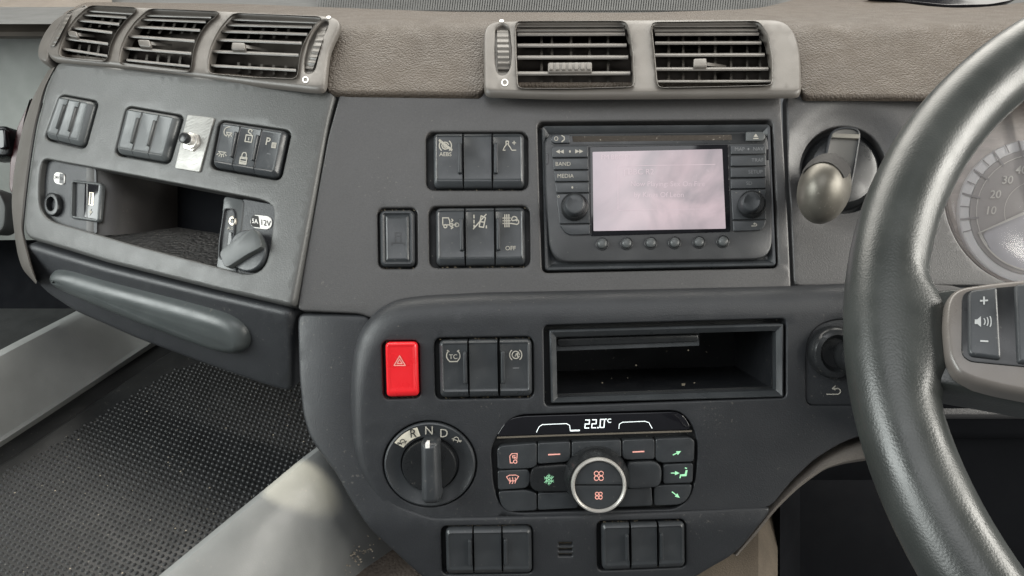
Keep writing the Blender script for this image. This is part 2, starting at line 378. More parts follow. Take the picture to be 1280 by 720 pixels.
POCK = PG(POCKET, 5, 3)

# ------------------------------------------------------------------ setting
s = MB(); s.grid([[P3(x, y, d) for x in range(-260, 141, 20)] for y, d in ((-60, 1.10), (0, 1.0), (15, .965), (30, .945), (40, .94), (45, .942), (47, .947), (48, .96), (48.5, .99))]); mk('dash_end', s, mat('brown_trim', (.115, .097, .08), .6, .3, grain=.3, gs=700), kind='structure')
s = MB(); s.grid([[P3(x, y, d) for x in range(-260, 101, 20)] for y, d in ((30, 1.03), (55, 1.04), (160, 1.06), (260, 1.10), (300, 1.13))])
mk('door_panel', s, M_DOOR, kind='structure')
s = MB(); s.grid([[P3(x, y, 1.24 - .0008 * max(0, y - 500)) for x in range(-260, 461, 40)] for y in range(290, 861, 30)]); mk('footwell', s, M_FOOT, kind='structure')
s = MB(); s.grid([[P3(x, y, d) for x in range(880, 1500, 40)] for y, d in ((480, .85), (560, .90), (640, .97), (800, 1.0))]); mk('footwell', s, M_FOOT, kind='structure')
# windscreen ledge and its speaker-like grille
s = MB(); s.grid([[P3(x, y, d) for x in range(-120, 1401, 40)] for y, d in ((30, .86), (10, .97), (0, 1.05), (-40, 1.25))]); mk('windscreen_ledge', s, M_LEDGE, kind='structure')
s = MB()
for k in range(185):
    x = 395 + k * 3.1
    a = [(x, 13), (x + 1.6, 13), (x + 6.2, -25), (x + 5, -25)]; dd = [.94, .94, 1.13, 1.13]
    s.hexa([P3(px, py, d_ - .004) for (px, py), d_ in zip(a, dd)], [P3(px, py, d_ + .006) for (px, py), d_ in zip(a, dd)])
mk('defroster_grille', s, M_LEDGE, kind='stuff')
s = MB(); s.slab(Surf(lambda x, y: .90, False), PG([(1085, -12), (1120, 3), (1180, 9), (1235, 8), (1265, 2), (1290, -12)], 5, 2), -.02, .004, 2); mk('windscreen_seal', s, M_GLOSS, kind='structure')

# ------------------------------------------------------------------ dashboard shell
dash = thing('dashboard', 'dark grey truck dashboard with brown padded top and angled left pod', 'dashboard', C.pt(640, 640, -.05))
ybot = knots([(-80, 62), (44, 76), (300, 113), (400, 119), (600, 121.5), (1000, 125), (1400, 127)])
ytop = knots([(-80, -4), (130, 1), (300, 3), (430, 8), (560, 13), (800, 14), (900, 11), (965, 8), (1010, -10), (1080, -6), (1170, 8), (1230, 8), (1300, -2), (1400, -8)])
OUTL = [(56, 73), (58, 56), (70, 32), (86, 13), (108, 5), (201, 8), (302, 13), (405, 17), (422, 20), (428, 28), (420, 42), (411, 62), (408, 85), (406, 116), (385, 115), (320, 108), (255, 100), (190, 92), (134, 85), (64, 79)]
OUTC = [(605, 120), (604.5, 70), (604, 40), (607, 29), (617, 24.5), (700, 23), (850, 22), (965, 22), (981, 24), (992, 34), (999, 52), (1002, 75), (1003, 121), (850, 122), (700, 123)]
pxs = list(range(408, 600, 12)) ; 
pad_out = [(52, 66), (60, 40), (80, 14), (106, 1)] + [(x, ytop(x)) for x in range(130, 1400, 15)] + [(1400, 121), (1004.5, 120), (1001, 110), (980, 106), (630, 106), (607, 108), (603, 117), (409, 115), (404, 106), (330, 100), (255, 92), (134, 76), (75, 70)]
s = MB(); s.panel(PAD, PG(pad_out, 5, 1), [PG([(1 * (x - 250) * .95 + 250, (y - 60) * .8 + 56) for x, y in OUTL], 5, 2), PG([(1 * (x - 804) * .97 + 804, (y - 72) * .78 + 70) for x, y in OUTC], 5, 2)], 0, 3, .0025, .005, 1, .001, .008, 9); mk('padded_top', s, M_PAD, dash)
# pad end cap beside the far vent
s = MB(); s.slab(V, PG([(43, 72), (44, 55), (52, 38), (64, 22), (82, 11), (104, 3), (112, 5), (86, 14), (71, 33), (60, 56), (58, 77), (54, 76)], 4, 2), -.03, -.002, 3, .004); mk('pad_end_cap', s, M_TAUPE, dash)
s = MB(); s.panel(C, PG([(426, 113), (700, 114), (976, 115), (981, 200), (986.5, 300), (989, 357), (989, 385), (700, 400), (470, 400), (452, 392), (410, 390), (371, 388), (380, 330), (395, 250), (410, 170)], 7, 1), [rrs(HA, 9), rrs(HB, 9), rrs(HS, 8), rrs(HR, 7)], 0, 2.5, .002, .012, 2.2, .0017, [.010, .010, .010, .016], 14)
mk('centre_panel', s, M_UP, dash)
# right panel with the round dish for the brake lever
def dish(x, y):
    rr = math.hypot((x - 1060) / 76, (y - 207) / 76)
    return -.0075 * max(0, min(1, (1.08 - rr) / .3)) ** 1.2
s = MB(); s.panel(C, PG([(983.5, 115), (1100, 115), (1290, 115), (1330, 300), (1330, 357), (1150, 357), (993, 357), (990.5, 300), (985.5, 200)], 7, 1), [BRK, EL(1294, 240, 114, 118, 60)], 0, 2, .0015, .012, 2, .0015, [.016, .012], 10, dish)
mk('brake_panel', s, M_UP, dash)
# lower shell, with the holes of the bottom switch banks
s = MB(); s.panel(SH, PG([(370, 390.5), (464, 393), (468, 520), (490, 628), (540, 646), (700, 643), (840, 638), (964, 632), (966, 637), (931, 682), (915, 697), (890, 711), (855, 732), (540, 732), (522, 719), (484.5, 684), (462, 664), (435.5, 622), (420, 593), (402, 571), (386, 548), (377, 520), (372, 470)], 7, 2), [rrs(HD, 7), rrs(HE, 7)] + [RR(q, 1, 3) for q in SLOTS], 0, 5, .004, .05, 2, .0015, [.009, .009, .005, .005, .005], 13)
mk('lower_shell', s, M_LOW, dash)
LO = [(1180, 352), (1055, 356), (990, 359), (800, 363), (600, 367), (524, 371), (490, 376), (466, 390), (447, 413), (438, 440), (434, 475), (434, 515), (436, 560), (444, 593), (458, 618), (475.5, 642), (489, 655), (700, 647), (965, 637), (990, 606), (1020, 577), (1050, 558), (1075, 548), (1180, 540)]
LI = [(1176, 386), (1055, 389), (990, 391), (800, 394), (600, 398), (530, 401), (503, 404), (482, 417), (467, 440), (459, 464), (455, 490), (453, 520), (454, 560), (459, 589), (470, 611), (485, 638), (496, 651), (700, 644), (962, 634), (986, 603), (1016, 574), (1047, 555), (1072, 544), (1176, 536)]
LPG = PG(LO, 7, 2, inner=LI, r=10)
s = MB(); s.panel(W, LPG, [rrs(HC, 8), rrs(HH, 7), rrs(HBIN, 6), CLH, DIAL, ROT], 0, 10, .0155, .02, 2.1, .0016, [.010, .010, .012, .008, .006, .007], 14)
mk('lower_panel', s, M_LOW, dash)
# curved trim strip along the lower right edge
tu = [(919, 697), (942, 668), (971, 632), (998, 605), (1031, 578.5), (1055, 567), (1080, 558), (1120, 548), (1180, 540)]
tl = [(926, 700), (948, 676), (975, 642), (1004, 614), (1037, 590.5), (1060, 584), (1086, 580), (1130, 574), (1190, 570)]
a = smooth(resamp(tu, 5, [6] * 8, False)[0], 3, False); b = smooth(resamp(tl, 5, [6] * 8, False)[0], 3, False)
s = MB(); s.grid([[W.pt(lerp(p[0], q[0], t), lerp(p[1], q[1], t), h) for p, q in zip(a, b)] for t, h in ((-.5, -.022), (-.15, -.016), (0, -.011), (.2, -.009), (.5, -.0075), (.8, -.0075), (1, -.010), (1.1, -.04))])
mk('trim_strip', s, mat('trim_plastic', (.14, .125, .11), .5, .4, grain=.5, gs=900), dash)
# small slots behind the lower grille
s = MB(); s.slab(SH, RR(rect(694, 675, 719, 700), 1), -.008, -.0042, .3); mk('grille_back', s, mat('dusty_slot', (.10, .085, .065), .8, .2, dust=.8), dash)
# left pod
s = MB(); s.panel(L, PG([(70, 76), (134, 82), (255, 95), (360, 106), (420, 112), (410, 150), (395, 230), (380, 310), (366, 383.5), (269, 361.5), (134, 328), (80, 311.5), (31, 297), (27, 288), (29, 260), (33, 230), (42, 167), (55, 112)], 5, 2), [rrs(L1, 7), rrs(L2, 7), rrs(L3, 8), POCK], 0, 5, .005, .03, 2, .0016, [.009, .009, .009, .014], 11)
mk('pod_panel', s, M_POD, dash)
ai = [(70, 83), (56, 110), (42.5, 167), (33.5, 230), (28, 285), (31, 300), (35, 315), (39, 332), (46, 352)]
ao = [(60, 88), (40, 123), (26, 167), (17, 215), (14, 257), (19, 300), (22, 318), (28, 337), (45, 355)]
a = smooth(resamp(ai, 5, [5] * 8, False)[0], 3, False); b = smooth(resamp(ao, 5, [5] * 8, False)[0], 3, False)
s = MB(); s.grid([[P3(lerp(p[0], q[0], t), lerp(p[1], q[1], t), L.d(lerp(p[0], q[0], t), lerp(p[1], q[1], t)) + h) for p, q in zip(a, b)] for t, h in ((-.1, .012), (0, .004), (.15, .002), (.5, .005), (.8, .013), (.95, .022), (1, .032), (1.0, .07))])
mk('pod_side', s, M_TAUPE, dash)
DR = PG([(33, 302.5), (80, 317), (134, 333), (269, 366.5), (365, 388.5), (368, 440), (367, 490), (330, 480), (250, 452), (175, 424), (95, 389), (60, 366), (44, 349), (36, 331)], 6, 2)
s = MB(); s.panel(D, DR, (), .003, 6, .005, .06, step=14); dr = mk('drawer', s, M_LOW, dash); DH = Off(D, .010)
hp = PG([(59, 347), (64, 336), (82, 338.5), (134, 354), (235, 380.5), (282, 394), (302, 406), (312, 423), (309, 439), (296, 444), (270, 440), (225, 424), (175, 405), (110, 379), (77, 364), (61, 355)], 5, 3)
s = MB(); s.loft(DH, hp, [(0, -.012), (0, -.006), (.3, -.003), (2, .001), (5, .004), (9, .006), (13, .0068)]); mk('drawer_handle', s, mat('handle_plastic', (.055, .062, .062), .36, .5, grain=.2, dust=.15), dr)

# ------------------------------------------------------------------ tunnel tray
s = MB(); xr_ = knots([(380, 404), (540, 404), (556, 396), (782, 112), (830, 60)]); s.grid([[MAT.pt(lerp(-220, xr_(y), k / 24), y, -.006) for k in range(25)] for y in range(380, 821, 20)]); mk('tunnel_top', s, M_RUBBER, kind='structure')
lb = [(-150, 648), (0, 553), (95, 491), (185, 431), (240, 396)]; lt = [(-150, 520), (0, 437), (50, 412), (95, 389), (180, 345)]
lb = smooth(resamp(lb, 9, [6] * 4, False)[0], 8, False); lt = smooth(resamp(lt, 9, [6] * 4, False)[0], 8, False)
def wl(k, t, out=0):
    b_ = lb[k]; t_ = lt[k]; db = matd(*b_); x, y = lerp(b_[0], t_[0], t), lerp(b_[1], t_[1], t)
    return P3(x, y, db - .03 * t + out)
s = MB(); s.grid([[wl(k, t, o) for k in range(25)] for t, o in ((-.12, .02), (-.05, 0), (0, -.004), (.05, 0), (.3, .004), (.6, .008), (.85, .012), (.93, .016), (.98, .026), (1.0, .04), (1.0, .09))])
mk('tunnel_side_wall', s, M_TRAYW, kind='structure')
rid = [(120, 782), (200, 719), (290, 645), (345, 600), (375, 575), (400, 556)]
rd = [.55, .585, .625, .655, .672, .69]
def cr(f): return [f(k / 20) for k in range(21)]
def rpos(t):
    u = t * 5; k = min(4, int(u)); v = u - k; return (lerp(rid[k][0], rid[k + 1][0], v), lerp(rid[k][1], rid[k + 1][1], v), lerp(rd[k], rd[k + 1], v))
def rrow(dx, dy, dd): return [P3(x + dx * (.7 + .3 * (1 - i / 20)), y + dy * (.7 + .3 * (1 - i / 20)), d_ + dd) for i, (x, y, d_) in enumerate(cr(rpos))]
lo_ = [(300, 850), (340, 800), (390, 752), (420, 730), (452, 706), (492, 684)]
def rlow(v):
    a_ = rrow(30, 22, -.001); o_ = []
    for i in range(21):
        u = i / 4; k = min(4, int(u)); f_ = u - k; q_ = (lerp(lo_[k][0], lo_[k + 1][0], f_), lerp(lo_[k][1], lo_[k + 1][1], f_)); x, y, d_ = rpos(i / 20)
        o_.append(P3(lerp(x + 25, q_[0], v), lerp(y + 18, q_[1], v), d_ - .001 + .03 * v * v))
    return o_
s = MB(); s.grid([rrow(-8, 10, .05), rrow(-3, 2, .012), rrow(0, 0, .003), rrow(6, 3, -.001), rrow(16, 10, -.0025), rlow(.06), rlow(.2), rlow(.45), rlow(.75), rlow(1.0), rlow(1.08)])
mk('tunnel_side_wall', s, M_TRAYW, kind='structure')
s = MB(); s.grid([[P3(x, y, .735 - (y - 660) * .0006 + .0) for x in range(380, 641, 20)] for y in range(620, 801, 20)]); mk('cab_floor', s, M_CARPET, kind='structure')
s = MB(); s.grid([[P3(x, y, .74 - (y - 660) * .0004 + max(0, x - 950) * .0012) for x in range(840, 973, 12)] for y in range(600, 801, 20)]); mk('carpet', s, M_BEIGE, kind='structure')
s = MB(); s.grid([[P3(x, y, d_) for x, d_ in ((968, .76), (975, .755), (1000, .79), (1120, .82), (1250, .84))] for y in range(600, 801, 40)]); mk('pedal_cover', s, M_FOOT, kind='structure')
# rubber mat with raised dimples
mp = PG([(-120, 650), (20, 568), (205, 443), (260, 415), (420, 470), (420, 545), (370, 590), (200, 730), (120, 810), (-120, 810)], 8, 2)
mt = thing('rubber_mat', 'black dimpled rubber mat lying in the tunnel tray at lower left', 'mat', MAT.pt(200, 580))
s = MB(); s.panel(MAT, mp, (), 0, 3, .002, .005, step=20); mk('mat_sheet', s, M_RUBBER, mt)
c0 = MAT.pt(200, 580); ax = (MAT.pt(185, 431) - MAT.pt(0, 553)).normalized(); up = Vector((0, 0, 1)); ay = up.cross(ax).normalized()
s = MB(); sp = .0051
mpi = PG([(-90, 640), (60, 560), (215, 462), (300, 440), (410, 480), (410, 545), (370, 588), (200, 728), (120, 800), (-90, 800)], 8, 1).at(0)
CI = CM.inverted()
for i in range(-85, 86):
    for j in range(-85, 86):
        p = c0 + ax * (i * sp) + ay * ((j + .5 * (i % 2)) * sp * 1.0)
        q = CI @ p; px = CX + F * q.x / -q.z; py = CY - F * q.y / -q.z
        if not (-30 < px < 420 and 430 < py < 745) or not inpoly(px, py, mpi): continue
        rr = .0019; vs = []
        for h, r_ in ((0.0, 1), (.0007, .82), (.0011, .4)):
            vs += [p + (ax * math.cos(t) + ay * math.sin(t)) * rr * r_ + up * h for t in (k * math.pi / 3 for k in range(6))]
        s.add(vs, [(k, (k + 1) % 6, 6 + (k + 1) % 6, 6 + k) for k in range(6)] + [(6 + k, 6 + (k + 1) % 6, 12 + (k + 1) % 6, 12 + k) for k in range(6)] + [tuple(range(12, 18))])
mk('dimple', s, M_RUBBER, mt, kind='stuff', weld=False, sharp=60)
s = MB()
for k in range(120):
    x = random.uniform(5, 410); y = random.uniform(470, 718)
    if not inpoly(x, y, mpi): continue
    p = MAT.pt(x, y, .0012); r_ = random.choice((.0003, .0004, .0005, .0008)); t = random.random() * 3
    s.add([p + Vector((math.cos(t + a_) * r_, math.sin(t + a_) * r_, z)) for a_, z in ((0, 0), (1.9, .0002), (3.9, 0), (5.1, .0003))], [(0, 1, 2, 3)])
for k in range(45):
    t = random.random(); x = lerp(424, 470, t) + random.gauss(0, 6); y = lerp(712, 676, t) + random.gauss(0, 6); p = P3(x, y, .69); r_ = random.uniform(.0005, .0014)
    s.add([p + Vector((r_ * math.cos(a_), -.002 + random.random() * .001, r_ * math.sin(a_))) for a_ in (0, 1.7, 3.2, 4.9)], [(0, 1, 2, 3)])
mk('crumbs', s, mat('crumb', (.38, .33, .26), .8, .2), kind='stuff', weld=False, flat=True)

# ------------------------------------------------------------------ air vents
def vent(label, S, outline, openings, slats, tabs, wheels, vanes, marks, h=0.0, cat='air vent'):
    bk = lambda x, y, dd: P3(x, y, S.d(x, y) + dd)
    t = thing('air_vent', label, cat, S.pt(sum(p[0] for p in outline) / len(outline), max(p[1] for p in outline), 0), 'air vents along the dash top')
    outline = [(x, y - 5 * max(0, min(1, (y - Yv(x) + 26) / 20))) for x, y in outline]
    s = MB(); ops = [PG(o, 4, 2) for o in openings]; wsh = [w[0] for w in wheels if len(w) == 2]
    s.panel(S, PG(outline, 5, 3), ops + wsh, h, 4, .0045, .0052, 1.6, .002, [.010] * len(ops) + [.005] * len(wsh), 10); mk('vent_frame', s, M_TAUPE, t)
    for o, sl, vn in zip(ops, slats, vanes):
        s = MB(); f0 = o.at(-1.5); f0 = f0 + f0[:1]; s.grid([[bk(x, y, -.004 + .0) for x, y in f0], [bk(x, y, .042) for x, y in f0]]); mk('duct_wall', s, M_TAUPE, t); s = MB(); s.add([bk(x, y, .040) for x, y in f0[:-1]], [tuple(range(len(f0) - 1))]); mk('duct_back', s, M_DARKVENT, t)
        for (x0, y0, x1, y1, w) in sl:
            s = MB(); N_ = 8; w = w + .8
            prof = [(-w / 2, .006), (-w * .45, .0035), (0, .0025), (w * .4, .0035), (w / 2, .006), (w * .15, .016), (-w * .5, .016)]
            rws = []
            for a_, dh in prof + prof[:1]:
                rws.append([bk(lerp(x0, x1, k / N_), lerp(y0, y1, k / N_) + a_, dh) for k in range(N_ + 1)])
            s.grid(rws); s.add([r_[0] for r_ in rws[:-1]], [tuple(range(7))]); s.add([r_[-1] for r_ in rws[:-1]], [tuple(range(7))[::-1]])
            mk('slat', s, M_SLAT, t)
        for (xa, ya, xb, yb) in vn:
            s = MB(); w = 1.5; s.hexa([bk(xa - w, ya, .018), bk(xa + w, ya, .018), bk(xb + w, yb, .018), bk(xb - w, yb, .018)], [bk(xa - w, ya, .034), bk(xa + w, ya, .034), bk(xb + w, yb, .034), bk(xb - w, yb, .034)]); mk('vane', s, M_SLAT, t)
    for tb in tabs:
        s = MB(); q, stick, ridg = tb; s.slab(S, RR(q, 1.8, 4), h - .002, h + .0005, 1.5)
        if ridg:
            for k in range(ridg):
                u = (k + .5) / ridg; s.slab(S, RR(sub(q, u - .32 / ridg, .12, u + .32 / ridg, .88), 1, 3), h + .0002, h + .0016, 1)
        tt = mk('vent_tab', s, M_TAUPE, t)
        if stick:
            s = MB(); (xa, ya, xb, yb) = stick; s.hexa([bk(xa, ya - 2, .003), bk(xb, yb - 1.5, .02), bk(xb, yb + 1.5, .02), bk(xa, ya + 2, .003)], [bk(xa, ya - 2, .007), bk(xb, yb - 1.5, .025), bk(xb, yb + 1.5, .025), bk(xa, ya + 2, .007)]); mk('tab_arm', s, M_SLAT, tt)
    for sh, q, *flush in wheels:
        fo = -.0062 if flush else 0
        s = MB(); f1 = sh.at(-2.5); s.add([bk(x, y, .0055) for x, y in f1], [tuple(range(len(f1)))])
        if not flush: mk('wheel_slot', s, M_SLAT, t)
        s = MB(); n = 40; rws = []
        for k in range(n + 1):
            v = k / n; lift = .0098 * math.sin(math.pi * v) ** .7 + .0012 * math.sin(v * math.pi * 15)
            rws.append([bk(*q2(q, u, v), .005 + fo - (lift * (.35 if flush else .7) if .01 < e else -.001)) for u, e in ((0, 0), (.04, 1), (.5, 1), (.96, 1), (1, 0))])
        s.grid(rws); mk('thumb_wheel', s, M_SLAT, t, sharp=60)
    for kind_, x, y, r_ in marks:
        s = MB()
        if kind_ == 'o': s.stroke(S, EL(x, y, r_, r_ * 1.05, 20).at(0), 1.5, h + .0004, True)
        else: s.fill(S, EL(x, y, r_, r_ * .6, 12).at(0), h + .0004)
        mk('open_marking' if kind_ == 'd' else 'shut_marking', s, M_WHITE, t, weld=False)
# far triple vent
outl = OUTL
o1 = [(112, 8), (171, 10.5), (156, 24), (145, 38), (137, 54), (132, 76), (101, 73), (73, 69), (76, 55), (83, 40), (95, 23)]
o2 = [(187, 12), (274, 15.5), (258, 28), (248, 42), (241, 60), (237, 89), (190, 85), (149, 80), (151, 62), (158, 44), (170, 27)]
o3 = [(292, 17.5), (402, 22), (390, 34), (382, 46), (375, 62), (370, 97), (315, 95), (260, 90), (261, 72), (266, 54), (277, 34)]
sl1 = [(106, 13, 166, 17, 2.6), (100, 18, 158, 22, 2.6), (91, 24.5, 149, 30.5, 3), (82, 33.5, 140, 41, 3), (74, 47, 135, 55, 3), (78, 61, 134, 70, 2.6)]
sl2 = [(182, 19, 264, 21.5, 2.6), (176, 24, 257, 27.5, 2.6), (163, 33, 250, 38, 3), (153, 44.5, 243, 51.5, 3.2), (147, 59.5, 239, 67, 3.2), (158, 75, 237, 83, 2.6)]
sl3 = [(288, 24, 398, 28, 2.8), (284, 31, 390, 34, 3), (273, 39, 384, 43, 3.2), (264, 49.5, 377, 54, 3.2), (258, 64, 373, 69, 3.4), (264, 82, 370, 88, 3)]
vent('weathered taupe triple air vent over the left pod, farthest from the wheel', V, outl, [o1, o2, o3], [sl1, sl2, sl3],
     [([(84, 38), (96, 39.5), (98, 47), (86, 45)], (97, 43, 118, 45), 0), ([(172, 49.5), (187, 50), (189, 59), (174, 57.5)], (188, 54, 215, 57), 0), ([(290, 53), (306, 53.5), (307, 62.5), (289, 62)], (307, 58, 335, 63), 0)],
     [(PG([(62, 60), (64, 47), (70, 33), (80, 20), (91, 12), (91, 17), (82, 30), (74, 44), (69, 57), (65, 63)], 3, 1), [(82, 18), (89, 18), (68, 58), (63, 58)], 1),
      (PG([(400, 26), (410, 24), (411, 30), (403, 46), (398, 66), (394, 86), (388, 93), (380, 91), (380, 76), (385, 52), (392, 36)], 3, 2), [(399, 34), (409, 34), (391, 88), (380.5, 87)])],
     [[(x, 20, x - 6, 34) for x in (118, 130, 142, 153)] + [(x, 56, x - 3, 72) for x in (100, 112, 124)], [(x, 26, x - 7, 42) for x in (192, 206, 220, 234, 246)] + [(x, 68, x - 2, 82) for x in (170, 184, 198, 212, 226)], [(x, 26, x - 6, 48) for x in (300, 316, 332, 348, 364)] + [(298, 78, 298, 90), (312, 79, 312, 91), (327, 80, 327, 92), (342, 81, 342, 93), (357, 82, 357, 94)]], [('o', 382, 100, 3.2), ('d', 411, 22, 3)])
# centre twin vent
outc = OUTC
p1 = [(645, 28), (782, 27.5), (788, 45), (791, 70), (792, 107), (720, 109), (648, 109), (646, 70)]
p2 = [(815, 29), (948, 27.5), (960, 45), (965, 75), (965, 105), (890, 107), (823, 108), (819, 65)]
def sls(xa, xb, ys, sk): return [(xa + (0 if y < 40 else 1), y, xb + (y - 40) * sk, y - .3, w) for y, w in ys]
vent('clean taupe twin air vent above the radio', V, outc, [p1, p2],
     [sls(646, 781, ((32.5, 2.6), (38, 3), (43, 4), (57, 4.4), (72, 4.6), (92, 4.6)), .13), sls(818, 948, ((32.5, 2.6), (38, 3), (43, 3.6), (54, 3.8), (69, 4), (86.5, 4), (102, 3)), .27)],
     [([(685, 78.5), (740, 78), (740, 90), (685, 90.5)], None, 7), ([(867, 73.5), (883, 73), (884, 83.5), (867, 84)], (884, 80, 908, 83), 0)],
     [(PG([(619, 34), (628, 28.5), (637, 34), (639, 60), (638, 84), (632, 94), (622, 93), (619, 78)], 3, 2), [(620.5, 37), (636, 37), (637.5, 88), (622, 88)])],
     [[(x, 45, x, 105) for x in (677, 690, 714, 737, 760)], [(x, 42, x, 104) for x in (836, 854, 874, 894, 914, 934, 950)]], [('o', 631, 103.5, 3.6), ('d', 627, 26.5, 3)])

# ------------------------------------------------------------------ switch banks
BG = 'switch banks set into the dashboard'
def basis(q, fx=1):
    a, b, c, d = q; ex = (b[0] - a[0], b[1] - a[1]); l = math.hypot(*ex); ey = (a[0] - d[0], a[1] - d[1]); m = math.hypot(*ey)
    return (ex[0] / l * fx, ex[1] / l * fx), (ey[0] / m, ey[1] / m)
def strokes(mb, S, cx, cy, sc, polys, w, h, ex, ey):
    for p in polys:
        closed = p[0] == 'c'; pts = p[1:] if closed else p
        mb.stroke(S, [(cx + (ex[0] * a + ey[0] * b) * sc, cy + (ex[1] * a + ey[1] * b) * sc) for a, b in pts], w, h, closed)
    return mb
def arc(cx, cy, r_, a0, a1, n=8, ry=None): return [(cx + r_ * math.cos(R(lerp(a0, a1, k / n))), cy + (ry or r_) * math.sin(R(lerp(a0, a1, k / n)))) for k in range(n + 1)]
ICON = {
 'swirl': [arc(0, 0, .55, 20, 340), arc(0, 0, .95, 130, 230), arc(0, 0, .95, -50, 50), [(-1, .8), (1, -.8)], [(-.9, .95), (1.05, -.6)], arc(0, 0, .25, 0, 300)],
 'horn': [[(-.9, -.8), (-.6, -.2), (-.35, .1), (-.35, .8), (.1, .8), (.1, .1), (.4, -.3), (.6, -.7)], [(-.3, .3), (.1, .3)], [(-.9, -.8), (-.5, -.8)], [(.8, .5), (1.4, .5)], [(1.1, .8), (1.1, .2)], [(.7, -.8), (1.4, -.8)]],
 'truck': [['c', (-1.1, -.3), (-1.1, .8), (-.2, .8), (0, .3), (0, -.3)], ['c'] + arc(-.7, -.5, .25, 0, 330), ['c'] + arc(.25, -.3, .25, 0, 330), ['c'] + arc(1.1, -.3, .3, 0, 330), [(.3, -.3), (1, -.3)], [(.2, -.9), (.5, -.7), (.2, -.6)], [(.3, .2), (.5, .4), (.3, .6)]],
 'lane': [[(-.9, -1), (.9, 1)], [(-.8, .9), (-.8, .5)], [(-.8, .2), (-.8, -.2)], [(-.8, -.5), (-.8, -.9)], ['c', (-.1, -.7), (.5, -.8), (.8, .5), (.2, .8)], [(0, 0), (.6, -.1)], [(.9, -.6), (.9, -.9)]],
 'dpf': [[(-.8, .9), (-.8, -.9)], [(-.5, .9), (-.5, -.9)], [(-.2, .9), (-.2, -.9)], [(-1.1, .4), (0, .4)], [(-1.1, 0), (0, 0)], [(-1.1, -.4), (0, -.4)], arc(.6, .2, .4, -40, 200), arc(.9, -.2, .35, -120, 110), [(.1, -.4), (.7, -.5)], [(.3, 0), (.9, .1)]],
 'tc': [arc(0, .1, 1.05, 130, 230, 8, 1), arc(0, .1, 1.05, -50, 50, 8, 1), [(-.65, -.8), (.65, -.8)], [(-.9, .95), (-.65, .75)], [(.9, .95), (.65, .75)]],
 'abs': [arc(0, 0, .6, 0, 340, 14), arc(0, 0, 1, 130, 230), arc(0, 0, 1, -50, 50), [(-.1, -.2), (.3, .3), (.3, -.3)], [(-.1, -.2), (.1, .2)]],
 'lamp': [arc(0, .1, .6, 180, 360, 8, .5), [(-.9, .12), (.9, .12)], [(-.8, -.3), (-1.1, -.6)], [(0, -.55), (0, -.95)], [(.8, -.3), (1.1, -.6)], [(-.4, -.5), (-.55, -.85)], [(.4, -.5), (.55, -.85)]],
 'moonlamp': [arc(.1, .3, 1.0, 80, 250), arc(.3, .1, .5, 180, 360, 8, .5), [(-.3, .12), (1, .12)], [(-.1, -.4), (-.2, -.7)], [(.4, -.5), (.4, -.8)], [(.8, -.3), (1.0, -.6)]],
 'lock': [['c', (-.6, -1), (.6, -1), (.6, .1), (-.6, .1)], [(-.5, -.8), (.5, -.8)], [(-.5, -.55), (.5, -.55)], [(-.5, -.1), (.5, -.1)], [(-.4, .1), (-.4, .6), (-.2, .9), (.2, .9), (.4, .6), (.4, .1)]],
 'unlock': [['c', (-.6, -1), (.6, -1), (.6, .1), (-.6, .1)], [(0, -.3), (0, -.7)], [(.4, .1), (.3, .3), (0, .45), (-.3, .6), (-.3, .9), (0, 1.1), (.3, .95), (.3, .75)]],
 'park': [['c', (.3, -.7), (1.1, -.7), (1.1, .2), (.3, .2)], [(.55, .2), (.55, -.7)], [(.85, .2), (.85, -.7)]],
 'dash': [[(-.6, 0), (.6, 0)]],
 'phone': [[(-.9, -.9), (-.9, -.6), (.9, -.6), (.9, -.9)], ['c', (-.4, -.5), (.4, -.5), (.4, .9), (-.4, .9)], [(-.2, .4), (.2, .4)]],
 'tri': [['c', (-1, -.7), (1, -.7), (0, 1)], ['c', (-.45, -.35), (.45, -.35), (0, .4)]],
 'ret': [[(-1, -.4), (.6, -.4), (.9, -.15), (.9, .2), (.6, .4), (-.1, .4)], [(.2, .75), (-.2, .4), (.2, .2)]],
}
